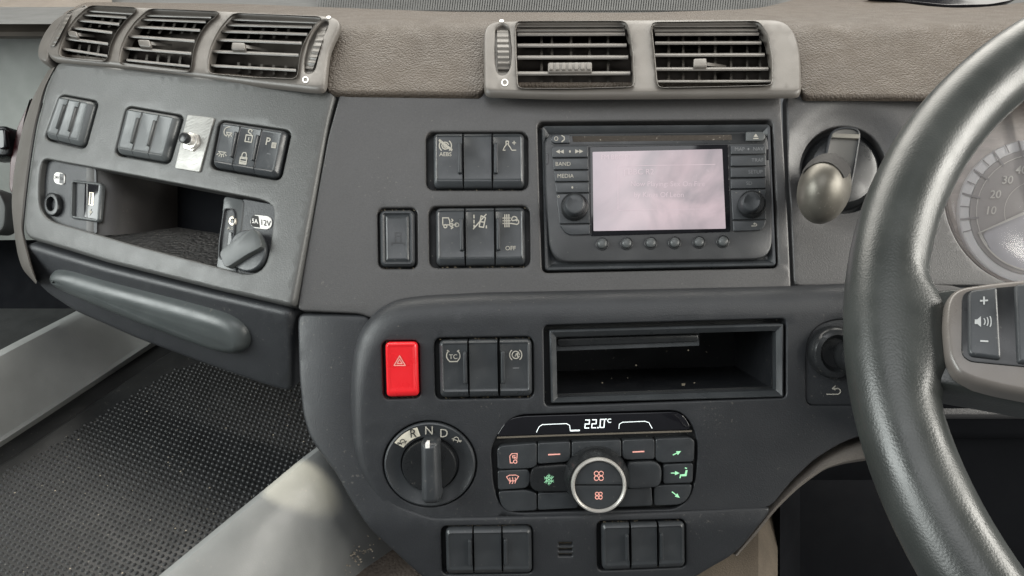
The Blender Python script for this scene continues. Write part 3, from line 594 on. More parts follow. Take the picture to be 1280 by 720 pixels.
def bank(label, S, hole, sw, base=.0, height=.0035, m=M_SW, r=7, fx=1, top=.035, bot=.965, wb=2.2, gapm=M_GAP):
    """sw: list of (u0,u1, rib side or None, [marks]) with marks (kind, u, v, size, extra)"""
    t = thing('switch_bank', label, 'switch bank', S.pt(*q2(hole, .5, 1), base), BG)
    ex, ey = basis(hole, fx)
    s = MB(); s.loft(S, RR(hole, r + 1, 5), [(-1.5, base - .0075), (-1.5, base - .0085)]); mk('backing', s, gapm, t)
    n = len(sw)
    for k, (u0, u1, rib, marks) in enumerate(sw):
        q = sub(hole, u0, top, u1, bot)
        rad = [6.5 if k == 0 else .6, 6.5 if k == n - 1 else .6, 6.5 if k == n - 1 else .6, 6.5 if k == 0 else .6]
        w = (1.1, 1.1 if k == n - 1 else .12, wb, 1.1 if k == 0 else .12)
        sh = RR(q, rad, 5, w)
        s = MB(); s.loft(S, sh, [(0, base - .0076), (0, base - .001), (.25, base + .0006), (.9, base + .0016), (3.2, base + height), (3.5, base + height + .0001), (4.2, base + height - .0004), (5.2, base + height - .0006)])
        sb = mk('switch', s, m, t, sharp=40)
        z = base + height - .0006
        if rib:
            c = {'r': (.84, .97), 'l': (.03, .16)}[rib]
            s = MB(); s.slab(S, RR(sub(q, c[0], .2, c[1], .76), 1.8, 4), z - .001, z + .0030, 1.5, .0016); mk('rib', s, m, sb)
        for mkk in marks:
            kd, u, v, sz = mkk[:4]; mm = mkk[4] if len(mkk) > 4 else M_PRINT; x, y = q2(q, u, v); s = MB()
            if kd.startswith('t:'): s.text(S, kd[2:], x, y, sz, z + .0003, ex, ey, bold=.01)
            else: strokes(s, S, x, y, sz, ICON[kd], max(.75, sz * .17), z + .0003, ex, ey)
            mk('lettering' if kd.startswith('t:') else 'icon', s, mm, sb, weld=False)
    return t
bank('three-rocker switch bank above another, its left switch marked AEBS', C, HA, [(.073, .36, 'r', [('swirl', .42, .24, 8), ('t:AEBS', .42, .40, 5.2)]), (.372, .645, None, []), (.658, .965, 'l', [('horn', .48, .24, 7)])])
bank('three-rocker switch bank left of the radio with OFF on its right switch', C, HB, [(.068, .352, 'r', [('truck', .5, .27, 8)]), (.366, .648, None, [('lane', .5, .25, 9)]), (.662, .955, 'l', [('dpf', .5, .24, 8.5), ('t:OFF', .5, .72, 5.6)])])
bank('three-rocker switch bank beside the red hazard switch with tyre TC symbol', W, HC, [(.05, .338, 'r', [('tc', .5, .28, 8), ('t:TC', .5, .29, 6)]), (.352, .64, None, []), (.662, .985, 'l', [('abs', .5, .27, 7.6), ('dash', .5, .5, 6, M_DIMPRINT)])])
bank('blank three-rocker switch bank at the bottom edge, left of the small slots', SH, HD, [(.05, .345, 'r', []), (.36, .66, None, []), (.675, .99, 'l', [])])
bank('blank three-rocker switch bank at the bottom edge, right of the small slots', SH, HE, [(.05, .36, 'r', []), (.38, .67, None, []), (.69, .985, 'l', [])])
bank('smallest pale blank switch bank at the far left end of the pod', L, L1, [(.06, .37, 'r', []), (.37, .66, 'r', []), (.66, .95, None, [])], .0, .0045, M_SWG, 6, .8, wb=1.6)
bank('pale blank switch bank between the far left bank and the metal plate', L, L2, [(.05, .36, 'r', [('t:ᴨ', .5, .2, 3, M_DIMPRINT)]) if 0 else (.05, .36, 'r', []), (.36, .65, 'r', []), (.65, .96, None, [])], .0, .0045, M_SWG, 6, .85, wb=1.6)
bank('switch bank with padlock and lamp symbols, right of the metal plate', L, L3, [(.05, .345, 'r', [('moonlamp', .5, .25, 6), ('lamp', .42, .68, 6)]), (.345, .64, 'r', [('unlock', .5, .24, 7.5), ('lock', .45, .72, 7.5)]), (.64, .96, None, [('t:P', .36, .3, 10), ('park', .5, .33, 6.5), ('dash', .5, .55, 4, M_DIMPRINT)])], .0, .0045, M_SW, 7, .9, wb=1.6)
# single blank switch
t = thing('rocker_switch', 'single dark rocker switch with embossed phone symbol, lower left of radio', 'switch', C.pt(497, 336))
s = MB(); s.loft(C, RR(HS, 9), [(-1.5, -.0075), (-1.5, -.0085)]); mk('backing', s, M_GAP, t)
qs = sub(HS, .06, .04, .94, .965)
s = MB(); s.loft(C, RR(qs, 7, 5), [(0, -.0076), (0, -.001), (.6, .0006), (3, .0022), (4, .0022), (6.5, .0004), (8, .0012), (9.5, .0016), (11, .0013)]); sb = mk('switch', s, M_SW, t)
s = MB(); strokes(s, C, 498, 299, 8.5, ICON['phone'], 1.3, .0016, (1, 0), (0, -1)); mk('icon', s, M_BLACK, sb, weld=False)
# hazard switch
t = thing('hazard_switch', 'bright red hazard warning switch with triangle symbol', 'switch', W.pt(502, 498))
s = MB(); s.loft(W, RR(HH, 8), [(-1.5, -.0075), (-1.5, -.0085)]); mk('backing', s, M_GAP, t)
s = MB(); s.loft(W, RR([(482, 427.5), (522.2, 426.8), (524, 494.5), (484, 495.8)], 5.5, 5, (1, 1, 2, 1)), [(0, -.0076), (0, .001), (.4, .0028), (1.2, .0038), (3, .0046), (3.8, .0046), (5.2, .0041), (6.5, .004)]); sb = mk('rocker', s, M_RED, t)
s = MB(); strokes(s, W, 500.5, 451, 7, ICON['tri'], 1.2, .0044, (1, 0), (0, -1)); mk('icon', s, mat('worn_pink_print', (.75, .33, .28), .5, .3), sb, weld=False)

# dust gathered along the lower lips of the switch recesses
s = MB()
for S_, hq, cnt in ((C, HA, 14), (C, HB, 40), (C, HS, 22), (W, HC, 46), (W, HH, 30), (SH, HD, 60), (SH, HE, 46)):
    for k in range(cnt):
        u = random.random(); v = random.choice((.985, .985, .03)) + random.gauss(0, .004); x, y = q2(hq, u, v); r_ = random.choice((.3, .4, .5, .7)); s.fill(S_, EL(x, y, r_ * 1.5, r_, 5, random.random()).at(0), -.0022 - .0006 * random.random())
mk('dust', s, mat('brown_dust', (.16, .13, .09), .9, .1), dash, kind='stuff', weld=False, flat=True)
# ------------------------------------------------------------------ toggle switch on its metal plate
t = thing('toggle_switch', 'black tipped toggle switch on a scuffed bare metal plate', 'switch', L.pt(244, 212, 0))
s = MB(); s.slab(L, RR([(235.8, 144), (269, 148.3), (250.8, 215.8), (220, 210.8)], 2, 4), 0, .0016, .6); mk('plate', s, M_ALU, t)
s = MB(); s.slab(L, EL(241.5, 178.5, 11, 12.5, 6, .3), .0015, .0035, 1); s.slab(L, EL(242.5, 178.3, 8.5, 9.8, 28), .003, .0055, 1.2); mk('nut', s, M_CHROME, t)
s = MB(); s.slab(L, EL(242, 178, 6.3, 7, 24), .005, .0085, 1); mk('bushing', s, M_CHROME, t)
a0 = L.pt(242, 178.5, .006); a1 = L.pt(241.5, 178, .0135)
def tube(pts, rad, n=16, caps=True):
    rws = []; m_ = MB()
    for k, p in enumerate(pts):
        tg = (pts[min(k + 1, len(pts) - 1)] - pts[max(k - 1, 0)]).normalized(); u = tg.orthogonal().normalized() if k == 0 else (tube.u - tg * tube.u.dot(tg)).normalized(); tube.u = u; w = tg.cross(u)
        rws.append([p + (u * math.cos(2 * math.pi * j / n) + w * math.sin(2 * math.pi * j / n)) * rad[k] for j in range(n + 1)])
    m_.grid(rws)
    if caps: m_.add(rws[0][:-1], [tuple(range(n))]); m_.add(rws[-1][:-1], [tuple(range(n))])
    return m_
s = tube([a0.lerp(a1, k) for k in (0, .3, .7, .9, 1)], [.0040, .0043, .0047, .0045, .0032]); mk('lever', s, M_BLACK, t)

# ------------------------------------------------------------------ pod pocket: lining, sockets
po = thing('storage_pocket', 'dark open pocket in the left pod with ribbed rubber floor', 'storage pocket', L.pt(200, 310, -.05))
def LP(x, y, dh): return L.pt(x, y, dh)
def back(x, y, dd): return P3(x, y, L.d(x, y) + dd)
s = MB(); rws = []
for v in (0, .25, .5, .75, 1):
    r_ = []
    for u, dd in ((0, .0066), (.1, .009), (.25, .018), (.45, .035), (.7, .062), (.9, .085), (1, .10)):
        x = lerp(108, 222, u); yt = lerp(200, 222, u) - 6; yb = lerp(292, 284, u) + 4; r_.append(back(x, lerp(yt, yb, v), dd))
    rws.append(r_)
s.grid(rws); mk('side_wall', s, mat('pocket_lining', (.032, .029, .027), .42, .5, grain=.3, dust=.1), po)
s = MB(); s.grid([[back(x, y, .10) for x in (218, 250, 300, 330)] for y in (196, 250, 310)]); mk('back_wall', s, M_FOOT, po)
s = MB(); s.grid([[back(lerp(a_, b_, u), lerp(c_, d_, u), dd) for u in (0, .25, .5, .75, 1)] for a_, c_, b_, d_, dd in ((96, 292, 330, 352, .012), (150, 289, 335, 335, .04), (190, 286, 335, 318, .07), (214, 282, 335, 300, .103))])
mk('rubber_floor', s, mat('ribbed_rubber', (.03, .03, .03), .45, .4, leather=.8, ls=260, dust=.6), po)
s = tube([back(104, 291, .011), back(140, 286, .03), back(190, 281.5, .07), back(216, 279, .098)], [.001, .0013, .0013, .001], 8); mk('floor_edge', s, M_LOW, po)
# left socket plate
lsp = thing('power_socket', 'round 24V power socket with badge at the far left of the pod pocket', 'socket', L.pt(64, 272, -.006))
fp = PG([(50, 197), (80, 199), (112, 206), (113, 292), (60, 279), (48, 268), (45, 250), (45, 220)], 4, 2)
s = MB(); s.loft(L, fp, [(-1, -.0065), (-1, -.006)]); mk('face_plate', s, M_LOW, lsp)
s = MB(); s.slab(L, EL(62, 254.5, 9, 14.5, 32), -.006, -.001, 1.5, cap=False, extra=[(3.2, -.001), (3.6, -.003), (4, -.012)]); s.loft(L, EL(62, 254.5, 5, 8.2, 24), [(0, -.0115), (.3, -.012)]); mk('socket_ring', s, M_BLACK, lsp)
s = MB(); s.slab(L, RR([(61, 212.5), (74.5, 214.5), (74, 229.5), (60.5, 227)], [5, 5, 5, 5], 4), -.006, -.0052, .4); bd = mk('badge', s, M_WHITE, lsp)
s = MB(); s.text(L, '24V', 64.6, 220, 4.4, -.0049, (.62, .12), (.05, -1), bold=.01); s.text(L, '15A', 71, 221.5, 3.8, -.0049, (.62, .12), (.05, -1)); mk('lettering', s, M_DARKPRINT, bd, weld=False)
s = MB(); s.fill(L, [(68.2, 214.6), (73.6, 215.4), (73.3, 228), (67.7, 227.2)], -.00505); mk('badge_tab', s, mat('badge_grey', (.12, .12, .12), .5, .3), bd)
usb = thing('usb_charger', 'recessed dark usb charging port with lightning symbol in the pod pocket', 'usb port', L.pt(103, 278, -.004))
s = MB(); s.slab(L, RR([(84, 222.5), (124, 227), (119.5, 277), (82.5, 271.5)], 5, 4), -.007, -.0030, 2.5, .0025, cap=False, extra=[(3.0, -.003), (3.4, -.007)])
s.loft(L, RR([(84, 222.5), (124, 227), (119.5, 277), (82.5, 271.5)], 5, 4), [(3.2, -.0068), (3.6, -.0075)]); mk('housing', s, M_SWG, usb)
s = MB(); s.slab(L, RR([(100, 227), (119.5, 229.5), (117, 273), (98.5, 270)], 2, 4), -.0075, -.0048, .6); pl = mk('port_plate', s, M_GLOSS, usb)
s = MB(); s.slab(L, RR([(106, 238), (112, 239), (111, 255.5), (105, 254.5)], .5, 3), -.0049, -.0045, .3); s2 = mk('port_slot', s, M_GOLD, pl)
s = MB(); s.fill(L, [(107.6, 239.5), (109.2, 239.7), (108.6, 254.2), (107.0, 254)], -.0042); mk('port_tongue', s, M_BLACK, pl)
s = MB(); s.fill(L, [(109, 258.5), (105, 264), (107.4, 264.4), (105.8, 268.5), (110.2, 262.6), (107.9, 262.2)], -.0045); mk('icon', s, M_PRINT, pl)
# right socket plate
aux = thing('aux_port', 'narrow AUX and usb recess left of the 12V socket flap', 'aux port', L.pt(280, 336, 0))
s = MB(); s.loft(L, PG([(277, 244), (302, 249), (292, 346), (266, 338), (268, 330)], 4, 1), [(-.5, -.03), (-.5, -.004), (.5, -.0032), (1, -.003)]); mk('face_plate', s, M_SWG, aux)
s = MB(); s.slab(L, PG([(278, 259), (290, 259), (293, 266), (290, 322), (281, 326), (271, 323), (272, 300)], 3, 2), -.003, -.001, 1.2, cap=False, extra=[(1.6, -.001), (2, -.0028)]); s.loft(L, PG([(278, 259), (290, 259), (293, 266), (290, 322), (281, 326), (271, 323), (272, 300)], 3, 2), [(1.8, -.0026), (2.2, -.0029)]); bz = mk('recess_lip', s, M_LOW, aux)
s = MB(); s.slab(L, EL(289, 275.5, 4.6, 6.2, 24), -.003, -.0012, .8, cap=False, extra=[(2.2, -.0012), (2.5, -.0024)]); mk('jack', s, M_GOLD, aux)
s = MB(); s.slab(L, EL(289, 275.5, 2.3, 3.4, 16), -.003, -.0018, .2); mk('jack_hole', s, M_GLOSS, aux)
s = MB(); s.text(L, 'AUX', 286.5, 284.8, 3.6, -.0022, (.9, .1), (0, -1), bold=.02); mk('lettering', s, M_PRINT, aux, weld=False)
s = MB(); s.slab(L, RR([(284, 289), (289.5, 289.8), (287.5, 309), (282, 308)], .6, 3), -.003, -.0020, .4); mk('usb_slot', s, M_GLOSS, aux)
sk = thing('power_socket', '12V power socket with tilted flap cover at the right end of the pod pocket', 'socket', L.pt(312, 342, 0))
s = MB(); s.loft(L, PG([(298, 247), (342, 255), (344, 262), (338, 310), (332, 334), (322, 344), (306, 345), (286, 342), (290, 300)], 4, 2), [(-1, -.012), (-1, -.0045), (0, -.004)]); mk('face_plate', s, M_LOW, sk)
s = MB(); s.slab(L, RR([(311, 266.5), (338, 269.5), (336.5, 286), (309.5, 283)], 7.5, 6), -.004, -.0032, .4); bd = mk('badge', s, M_WHITE, sk)
s = MB(); s.fill(L, [(312.5, 269), (315, 268), (320.3, 268.7), (322.3, 283.4), (313.5, 282.4), (311, 279), (311, 273)], -.0029); mk('badge_tab', s, M_DARKPRINT, bd)
s = MB(); s.text(L, '12V', 329.3, 277.8, 7.4, -.0029, (.85, .13), (-.02, -1), bold=.01); mk('lettering', s, M_DARKPRINT, bd, weld=False)
s = MB(); s.text(L, '5A', 316.3, 275.6, 6, -.0027, (.8, .12), (-.02, -1), bold=.01); mk('lettering', s, M_WHITE, bd, weld=False)
s = MB(); s.slab(L, EL(311, 314, 23, 26, 40), -.0045, .003, 2); mk('socket_cover', s, M_SW, sk)
s = MB(); s.slab(L, PG([(282, 317), (300, 303), (323, 288), (328, 292), (333, 304), (334, 312), (315, 322), (291, 338), (287, 335), (285, 331), (286, 327), (282, 324)], 4, 1), .001, .0085, 1.2, .0012); mk('flap', s, mat('flap_plastic', (.055, .060, .060), .42, .5, dust=.15), sk)

# ------------------------------------------------------------------ radio
ra = thing('car_radio', 'built-in radio with washed-out pink lit screen and rotary knobs', 'radio', C.pt(824, 338))
s = MB(); s.loft(C, RR(HR, 8), [(-1.5, -.013), (-1.5, -.0142)]); mk('backing', s, M_GAP, ra)
s = MB(); fq = [(677, 156), (964, 154), (971.5, 332), (681, 338)]; rq = [(682, 163), (958, 161), (964, 323), (688, 328)]
s.loft(C, RR(fq, 5), [(0, -.013), (0, -.003), (.5, -.002), (1.2, -.0015), (4, -.002)], cap=False)
fr = [(682, 166), (962, 163.5), (967, 318), (955, 325.5), (703, 328), (688, 316)]
bor = PG([(686, 167), (952, 164.5), (960, 169), (965, 240), (965.5, 305), (962, 318), (950, 324), (800, 326.5), (704, 327.5), (693, 322), (687, 309), (682, 240), (680.5, 174)], 5, 2)
outr = RR(fq, 5).at(4); s.loft(C, RR(fq, 5), [(4, -.002), (9, -.006), (14, -.007)])
mk('surround', s, M_SW, ra)
s = MB(); s.loft(C, bor, [(0, -.0072), (0, -.0015), (.4, -.0005), (1.4, .0003), (3, .0006)]); fc = mk('face_plate', s, mat('radio_face', (.042, .043, .045), .40, .5, grain=.2, dust=.15), ra)
Z = .0006
s = MB(); s.slab(C, RR([(715, 170.5), (914, 168.8), (915, 175.5), (716, 178)], 1, 3), Z - .002, Z + .0003, .5); mk('disc_slot', s, mat('dusty_slot_felt', (.045, .038, .032), .8, .2, dust=.8, grain=.8, gs=500), ra)
s = MB(); s.slab(C, RR([(687, 169.5), (957, 166.5), (957.5, 180), (688, 182.5)], 5, 5), Z - .001, Z + .00015, .4); mk('slot_strip', s, M_BLACK, ra)
def rbtn(q, r_=.8, lab=None, size=5, parent=ra, m=M_SW, hh=.0022, mt_=M_PRINT, nm='radio_button'):
    s = MB(); s.slab(C, RR(q, r_, 4), Z - .001, Z + hh, .9, .0006); o = mk(nm, s, m, parent)
    if lab:
        for tx, u, v in lab:
            x, y = q2(q, u, v); s = MB(); h_ = Z + hh + .00025
            if tx == 'rew': s.fill(C, [(x - 5, y), (x, y - 2.6), (x, y + 2.6)], h_); s.fill(C, [(x, y), (x + 5, y - 2.6), (x + 5, y + 2.6)], h_)
            elif tx == 'ffw': s.fill(C, [(x, y), (x - 5, y - 2.6), (x - 5, y + 2.6)], h_); s.fill(C, [(x + 5, y), (x, y - 2.6), (x, y + 2.6)], h_)
            elif tx == 'eject': s.fill(C, [(x, y - 3), (x + 3, y + 1), (x - 3, y + 1)], h_); s.stroke(C, [(x - 3, y + 3), (x + 3, y + 3)], 1.2, h_)
            elif tx == 'moon': s.stroke(C, [(x - 1, y - 4), (x + 2, y - 2), (x + 2.3, y + 1), (x - 1, y + 4)], 1.3, h_); s.stroke(C, EL(x - 8, y, 2.2, 2.4, 10).at(0), .8, h_, True)
            elif tx == 'dot': s.fill(C, EL(x, y, 1.2, 1.6, 8).at(0), h_)
            elif tx == 'ret': strokes(s, C, x, y, 3.4, ICON['ret'], .8, h_, (1, 0), (0, -1))
            else: s.text(C, tx, x, y, size, h_)
            mk('lettering' if tx.isupper() else 'icon', s, mt_, o, weld=False)
rbtn([(688.5, 169.6), (711.5, 169.2), (711.8, 180), (689, 180.5)], [5, 1, 1, 5], [('moon', .62, .5)])
rbtn([(931.5, 166), (955, 165.7), (955.3, 177), (931.8, 177.5)], [1, 5, 5, 1], [('eject', .5, .5)], m=M_SWG)
lx = lambda y: 688.5 + (y - 184) * .115 if y < 281 else 700
rws = [(184, 198), (199.5, 213.2), (214.6, 228), (229.5, 242)]
txts = [[('rew', .22, .5), ('dot', .5, .5), ('ffw', .76, .5)], [('BAND', .28, .52)], [('MEDIA', .32, .52)], [('dot', .5, .5)]]
for (y0, y1), tx in zip(rws, txts): rbtn([(688.7 + (y0 - 184) * .11, y0), (734.2 + (y0 - 184) * .025, y0 - .5), (734.4 + (y1 - 184) * .025, y1 - .5), (689 + (y1 - 184) * .11, y1)], [4 if y0 == 184 else .8, .8, .8, .8], tx, 5.2)
rbtn([(695, 243.4), (735.8, 242.8), (736.8, 279.8), (699.5, 280.6)], 1, None, nm='knob_base')
rbtn([(699.7, 282), (736.9, 281.2), (737.2, 293.8), (708, 294.6)], [.8, .8, .8, 7], None)
rws = [(182, 194), (195.4, 208.8), (210.2, 223), (224.4, 237)]
txts = [[('MAP', .25, .5), ('dot', .5, .5), ('NAV', .78, .5)], [('TRAF', .76, .5)], [('SETUP', .7, .5)], [('SD', .52, .5)]]
for (y0, y1), tx in zip(rws, txts): rbtn([(912.3, y0 + .4), (955.8, y0 - .4), (956.2, y1 - .6), (912.6, y1)], [.8, 4 if y0 == 182 else .8, .8, .8], tx, 4.8, mt_=M_DIMPRINT)
rbtn([(912.8, 238.4), (956.2, 237.6), (956.4, 274.8), (915, 275.6)], 1, None, nm='knob_base')
rbtn([(915, 277), (956.4, 276.2), (953, 288.6), (916, 289.8)], [.8, .8, 6, .8], [('ret', .66, .45)])
for cx, cy, ox, oy in ((717.6, 260, -1, 1.5), (938, 257, -6, 1.5)):
    s = MB(); s.loft(C, EL(cx, cy, 17.2, 17.2, 40), [(0, Z), (0, .005), (.6, .0062), (2, .0075), (3.6, .0078), (4.2, .0085)]); k_ = mk('knob', s, M_BLACK, ra)
    s = MB(); s.loft(C, EL(cx + ox, cy + oy, 12.6, 12.6, 40), [(0, .0075), (0, .0155), (.5, .0168), (1.4, .0176), (3, .018), (8, .0174)]); mk('knob_cap', s, M_SW, k_)
s = MB(); s.text(C, 'o', 698, 246.5, 4.4, Z + .0025); s.stroke(C, [(p[0], p[1]) for p in [(722, 245), (727, 247), (731, 251)]], 1.2, Z + .0025); s.text(C, '–', 919, 242, 4, Z + .0025); s.text(C, '+', 948, 241.5, 4, Z + .0025); mk('lettering', s, M_PRINT, ra, weld=False)
s = MB(); s.slab(C, RR([(737, 184), (909.8, 181.3), (912.6, 290), (738.2, 295.5)], 1.5, 4), Z - .001, Z + .001, .6); bz = mk('screen_bezel', s, M_GLOSS, ra)
sq = [(740.5, 190.8), (902, 187.2), (906.4, 286.4), (741.6, 289.4)]
s = MB(); s.loft(C, RR(sq, .8, 3), [(0, Z + .0008), (0, Z + .0014)]); sc_ = mk('screen', s, M_SCREEN, ra)
s = MB(); h_ = Z + .0017
s.text(C, 'FM BBC R2', 770, 197.5, 6, h_); s.text(C, 'BBC R2', 801, 216, 7.4, h_); s.text(C, 'Now Playing: Sex On Fire', 834, 231, 6.6, h_); s.text(C, 'by Kings Of Leon', 823, 244.5, 6.6, h_, align='CENTER')
s.stroke(C, [(772, 209), (772, 263)], .7, h_); s.stroke(C, [(772, 208.6), (893, 206.5)], .7, h_); s.stroke(C, [(773, 263.6), (885, 262)], .6, h_); s.stroke(C, [(785, 212), (785, 219)], 1, h_); s.stroke(C, [(780, 221), (780, 213), (785, 212)], 1, h_)
mk('screen_text', s, M_SCRTXT, sc_, weld=False)
for k, (cx, cy) in enumerate(((752.5, 305.2), (783, 304.8), (813.2, 304.2), (843, 303.7), (873.3, 303.1), (903.2, 302.3))):
    s = MB(); s.slab(C, EL(cx, cy, 8.2, 8.2, 32), Z - .001, Z + .0006, .8, cap=False, extra=[(1.3, Z + .0006), (1.6, Z - .0008)]); s.loft(C, EL(cx, cy, 7.5, 7.5, 24), [(0, Z - .0003), (.5, Z + .0001)]); b_ = mk('preset_ring', s, M_BLACK, ra)
    s = MB(); s.loft(C, EL(cx, cy, 5.9, 5.9, 28), [(0, Z - .0005), (0, Z + .0022), (.5, Z + .0029), (1.5, Z + .0034), (3, Z + .0037), (4.5, Z + .0038)]); mk('preset_button', s, M_SWG, b_)
for x0, y0 in ((682.6, 192), (958.2, 187)):
    s = MB(); s.slab(C, RR(rect(x0, y0, x0 + 2.6, y0 + 13.5), .5, 3), Z - .001, Z + .0004, .3); mk('release_slot', s, M_GLOSS, ra)

# ------------------------------------------------------------------ storage bin
bn = thing('storage_bin', 'empty black rectangular storage bin with disc slot below the radio', 'storage bin', W.pt(832, 505, -.01))
bo = [(686.5, 413), (979.7, 404.8), (980, 496.8), (689, 504.5)]; bi = [(695.4, 421.6), (972, 414), (972.3, 489), (697, 498)]
s = MB(); s.loft(W, RR(HBIN, 7), [(-1.5, -.011), (-1.5, -.012), (12, -.012)], cap=False); mk('gasket', s, M_GAP, bn)
s = MB(); rw = [(0, -.012), (0, -.0015), (.5, -.0006), (1.5, -.0001), (2.5, -.0001)]
s.loft(W, RR(bo, 2, 4), rw, cap=False)
A_ = RR(bo, 2, 4).at(2.5); B_ = RR(bi, 1.2, 4).at(0); n_ = len(A_)
def ringrow(pp, h_): return [W.pt(x, y, h_) for x, y in pp] + [W.pt(pp[0][0], pp[0][1], h_)]
s.grid([ringrow(A_, -.0001), ringrow(B_, -.004), ringrow(RR(bi, 1.2, 4).at(.4), -.012)])
mk('frame', s, M_SW, bn)
s = MB(); b2 = RR(bi, 1.2, 4)
s.grid([ringrow(b2.at(.4), -.0118), ringrow(RR([(700, 424), (966, 417), (966, 482), (702, 489)], 1, 4).at(0), -.11)]); s.fill(W, RR([(700, 424), (966, 417), (966, 482), (702, 489)], 1, 4).at(0), -.11)
mk('liner', s, mat('bin_liner', (.012, .013, .015), .4, .4, dust=.25), bn)
s = MB(); s.hexa([W.pt(695.5, 421, -.014), W.pt(879, 416, -.014), W.pt(879, 434.5, -.014), W.pt(696, 441.5, -.014)], [W.pt(700, 424, -.1), W.pt(876, 419, -.1), W.pt(876, 432, -.1), W.pt(700, 437, -.1)]); lg = mk('disc_unit', s, M_SW, bn)
s = MB(); s.slab(W, RR([(696.5, 424.5), (877.5, 418.8), (877.8, 429), (697, 435.5)], 4.5, 5), -.015, -.011, 2, .002); mk('disc_flap', s, M_BLACK, lg)
s = MB(); 
for k in range(9):
    x = random.uniform(700, 960); y = random.choice((random.gauss(446, 1.6), random.uniform(455, 488))) - (x - 700) * .03; r_ = random.choice((.4, .5, .5, .9)); s.fill(W, EL(x, y, r_ * 1.4, r_, 5).at(0), -.017)
s.fill(W, [(857, 483.5), (862, 483), (861.5, 486), (857.5, 486.3)], -.016)
mk('dust', s, mat('pale_dust', (.12, .105, .08), .9, .1), bn, kind='stuff', weld=False, flat=True)

# ------------------------------------------------------------------ gear selector dial
gd = thing('gear_selector', 'round rotary gear selector marked R N D with grip pointing to N', 'gear selector', W.pt(537, 634))
s = MB(); s.loft(W, EL(537.3, 580, 59.5, 55, 56), [(-1, -.0045), (-1, -.0055)]); mk('backing', s, M_GAP, gd)
s = MB(); s.loft(W, EL(537.3, 580, 56.8, 52.4, 64), [(0, -.005), (0, .0008), (.6, .0016), (2.4, .0020), (3.5, .0016), (18, -.0004), (20, -.0008), (21.5, -.004)], cap=False); s.loft(W, EL(537.3, 580, 37, 34, 48), [(0, -.0035), (.5, -.004)]); rg = mk('ring', s, M_SW, gd)
def apt(a_, k_): return (537.3 + 56.8 * k_ * math.cos(R(a_)), 580 - 52.4 * k_ * math.sin(R(a_)))
def ringh(k_): return .0016 - .0020 * (1 - k_ - .06) / .26 + .0005
s = MB(); aa = [146 - k * (146 - 107) / 12 for k in range(13)]
s.grid([[W.pt(*apt(a_, k_), ringh(k_)) for a_ in aa] for k_ in (.93, .85, .78, .7)]); mk('reverse_mark', s, mat('cream_sector', (.70, .66, .55), .6, .2), rg)
s = MB(); x, y = 516.8, 541.5; s.text(W, 'R', x, y, 11, ringh(.8) + .0012, (.98, -.12), (-.08, -1), bold=.01)
turt = [arc(0, 0, .6, 0, 180, 8, .7), [(-.95, 0), (1.1, 0)], [(.6, 0), (1.0, .35), (1.2, .2)], [(-.45, 0), (-.55, -.35)], [(.35, 0), (.45, -.35)]]
x, y = apt(138, .79); strokes(s, W, x, y, 5.6, turt, 1, ringh(.8) + .0012, (-.94, .35), (-.3, -.95)); mk('lettering', s, M_DARKPRINT, rg, weld=False)
s = MB()
for ch, a_ in (('N', 91), ('D', 67)):
    x, y = apt(a_, .80); s.text(W, ch, x, y, 11, ringh(.8) + .0006)
x, y = apt(45, .82); strokes(s, W, x, y, 5.6, turt, 1, ringh(.8) + .0006, (.94, .35), (.3, -.95)); mk('lettering', s, M_PRINT, rg, weld=False)
s = MB(); s.loft(W, EL(537, 580.5, 34, 32, 48), [(0, -.004), (0, .003), (.5, .0042), (1.5, .005), (4, .0052), (18, .0046)]); mk('knob_disc', s, M_BLACK, gd)
s = MB(); s.loft(W, RR([(528, 546.5), (551, 545), (554, 622), (529, 623.5)], [5, 5, 9, 9], 6), [(0, -.001), (.2, .010), (1.2, .0155), (3, .018), (5.5, .0195), (8, .02)]); gp = mk('grip', s, M_SW, gd)
s = MB(); s.slab(W, RR([(534.7, 546.2), (540, 546), (540.4, 561.5), (535, 562)], 2.2, 4), .0120, .0198, .5); mk('pointer_mark', s, M_WHITE, gp)

# ------------------------------------------------------------------ climate control
cc = thing('climate_control', 'climate control unit with 22.0 degree display and central fan dial', 'climate control', W.pt(745, 640))
s = MB(); s.loft(W, CLH, [(-1.5, -.0065), (-1.5, -.0075)]); mk('backing', s, M_GAP, cc)
dsp = PG([(620, 545.5), (630, 530), (640, 522.5), (655, 520), (750, 517.2), (846, 514.8), (855, 520), (862, 531), (863.5, 537.2), (744, 541.5)], 4, 1)
s = MB(); s.slab(W, dsp, -.007, .0002, 1, .0006); dp = mk('display', s, M_GLOSS, cc)
s = MB(); h_ = .0006
SEG = {'2': 'abged', '0': 'abcdef'}
def seg(ch, x, y, w=5.0, hh=10):
    pts = {'a': [(0, 0), (1, 0)], 'b': [(1, 0), (1, .5)], 'c': [(1, .5), (1, 1)], 'd': [(0, 1), (1, 1)], 'e': [(0, .5), (0, 1)], 'f': [(0, 0), (0, .5)], 'g': [(0, .5), (1, .5)]}
    for k in SEG[ch]: s.stroke(W, [(x + w * u - v * .8, y + hh * v) for u, v in pts[k]], 1.25, h_)
seg('2', 731.8, 524.8); seg('2', 740.4, 524.5); seg('0', 750.6, 524.1); s.fill(W, rect(746.6, 533.4, 748.2, 535.2), h_)
s.text(W, '°C', 760, 526, 5.4, h_ + .0001, bold=.015)
s.stroke(W, [(670.5, 540), (674, 533), (678, 530.5), (708, 529.3), (712, 531.5), (712.8, 538.2), (724, 537.8)], .85, h_); s.stroke(W, [(713.5, 538.1), (724, 537.7)], 1.8, h_ + .0001)
s.stroke(W, [(773.5, 535.6), (774, 530), (778, 527.6), (806, 526.4), (811, 528), (815, 535.2)], .8, h_); mk('display_digits', s, M_LCD, dp, weld=False)
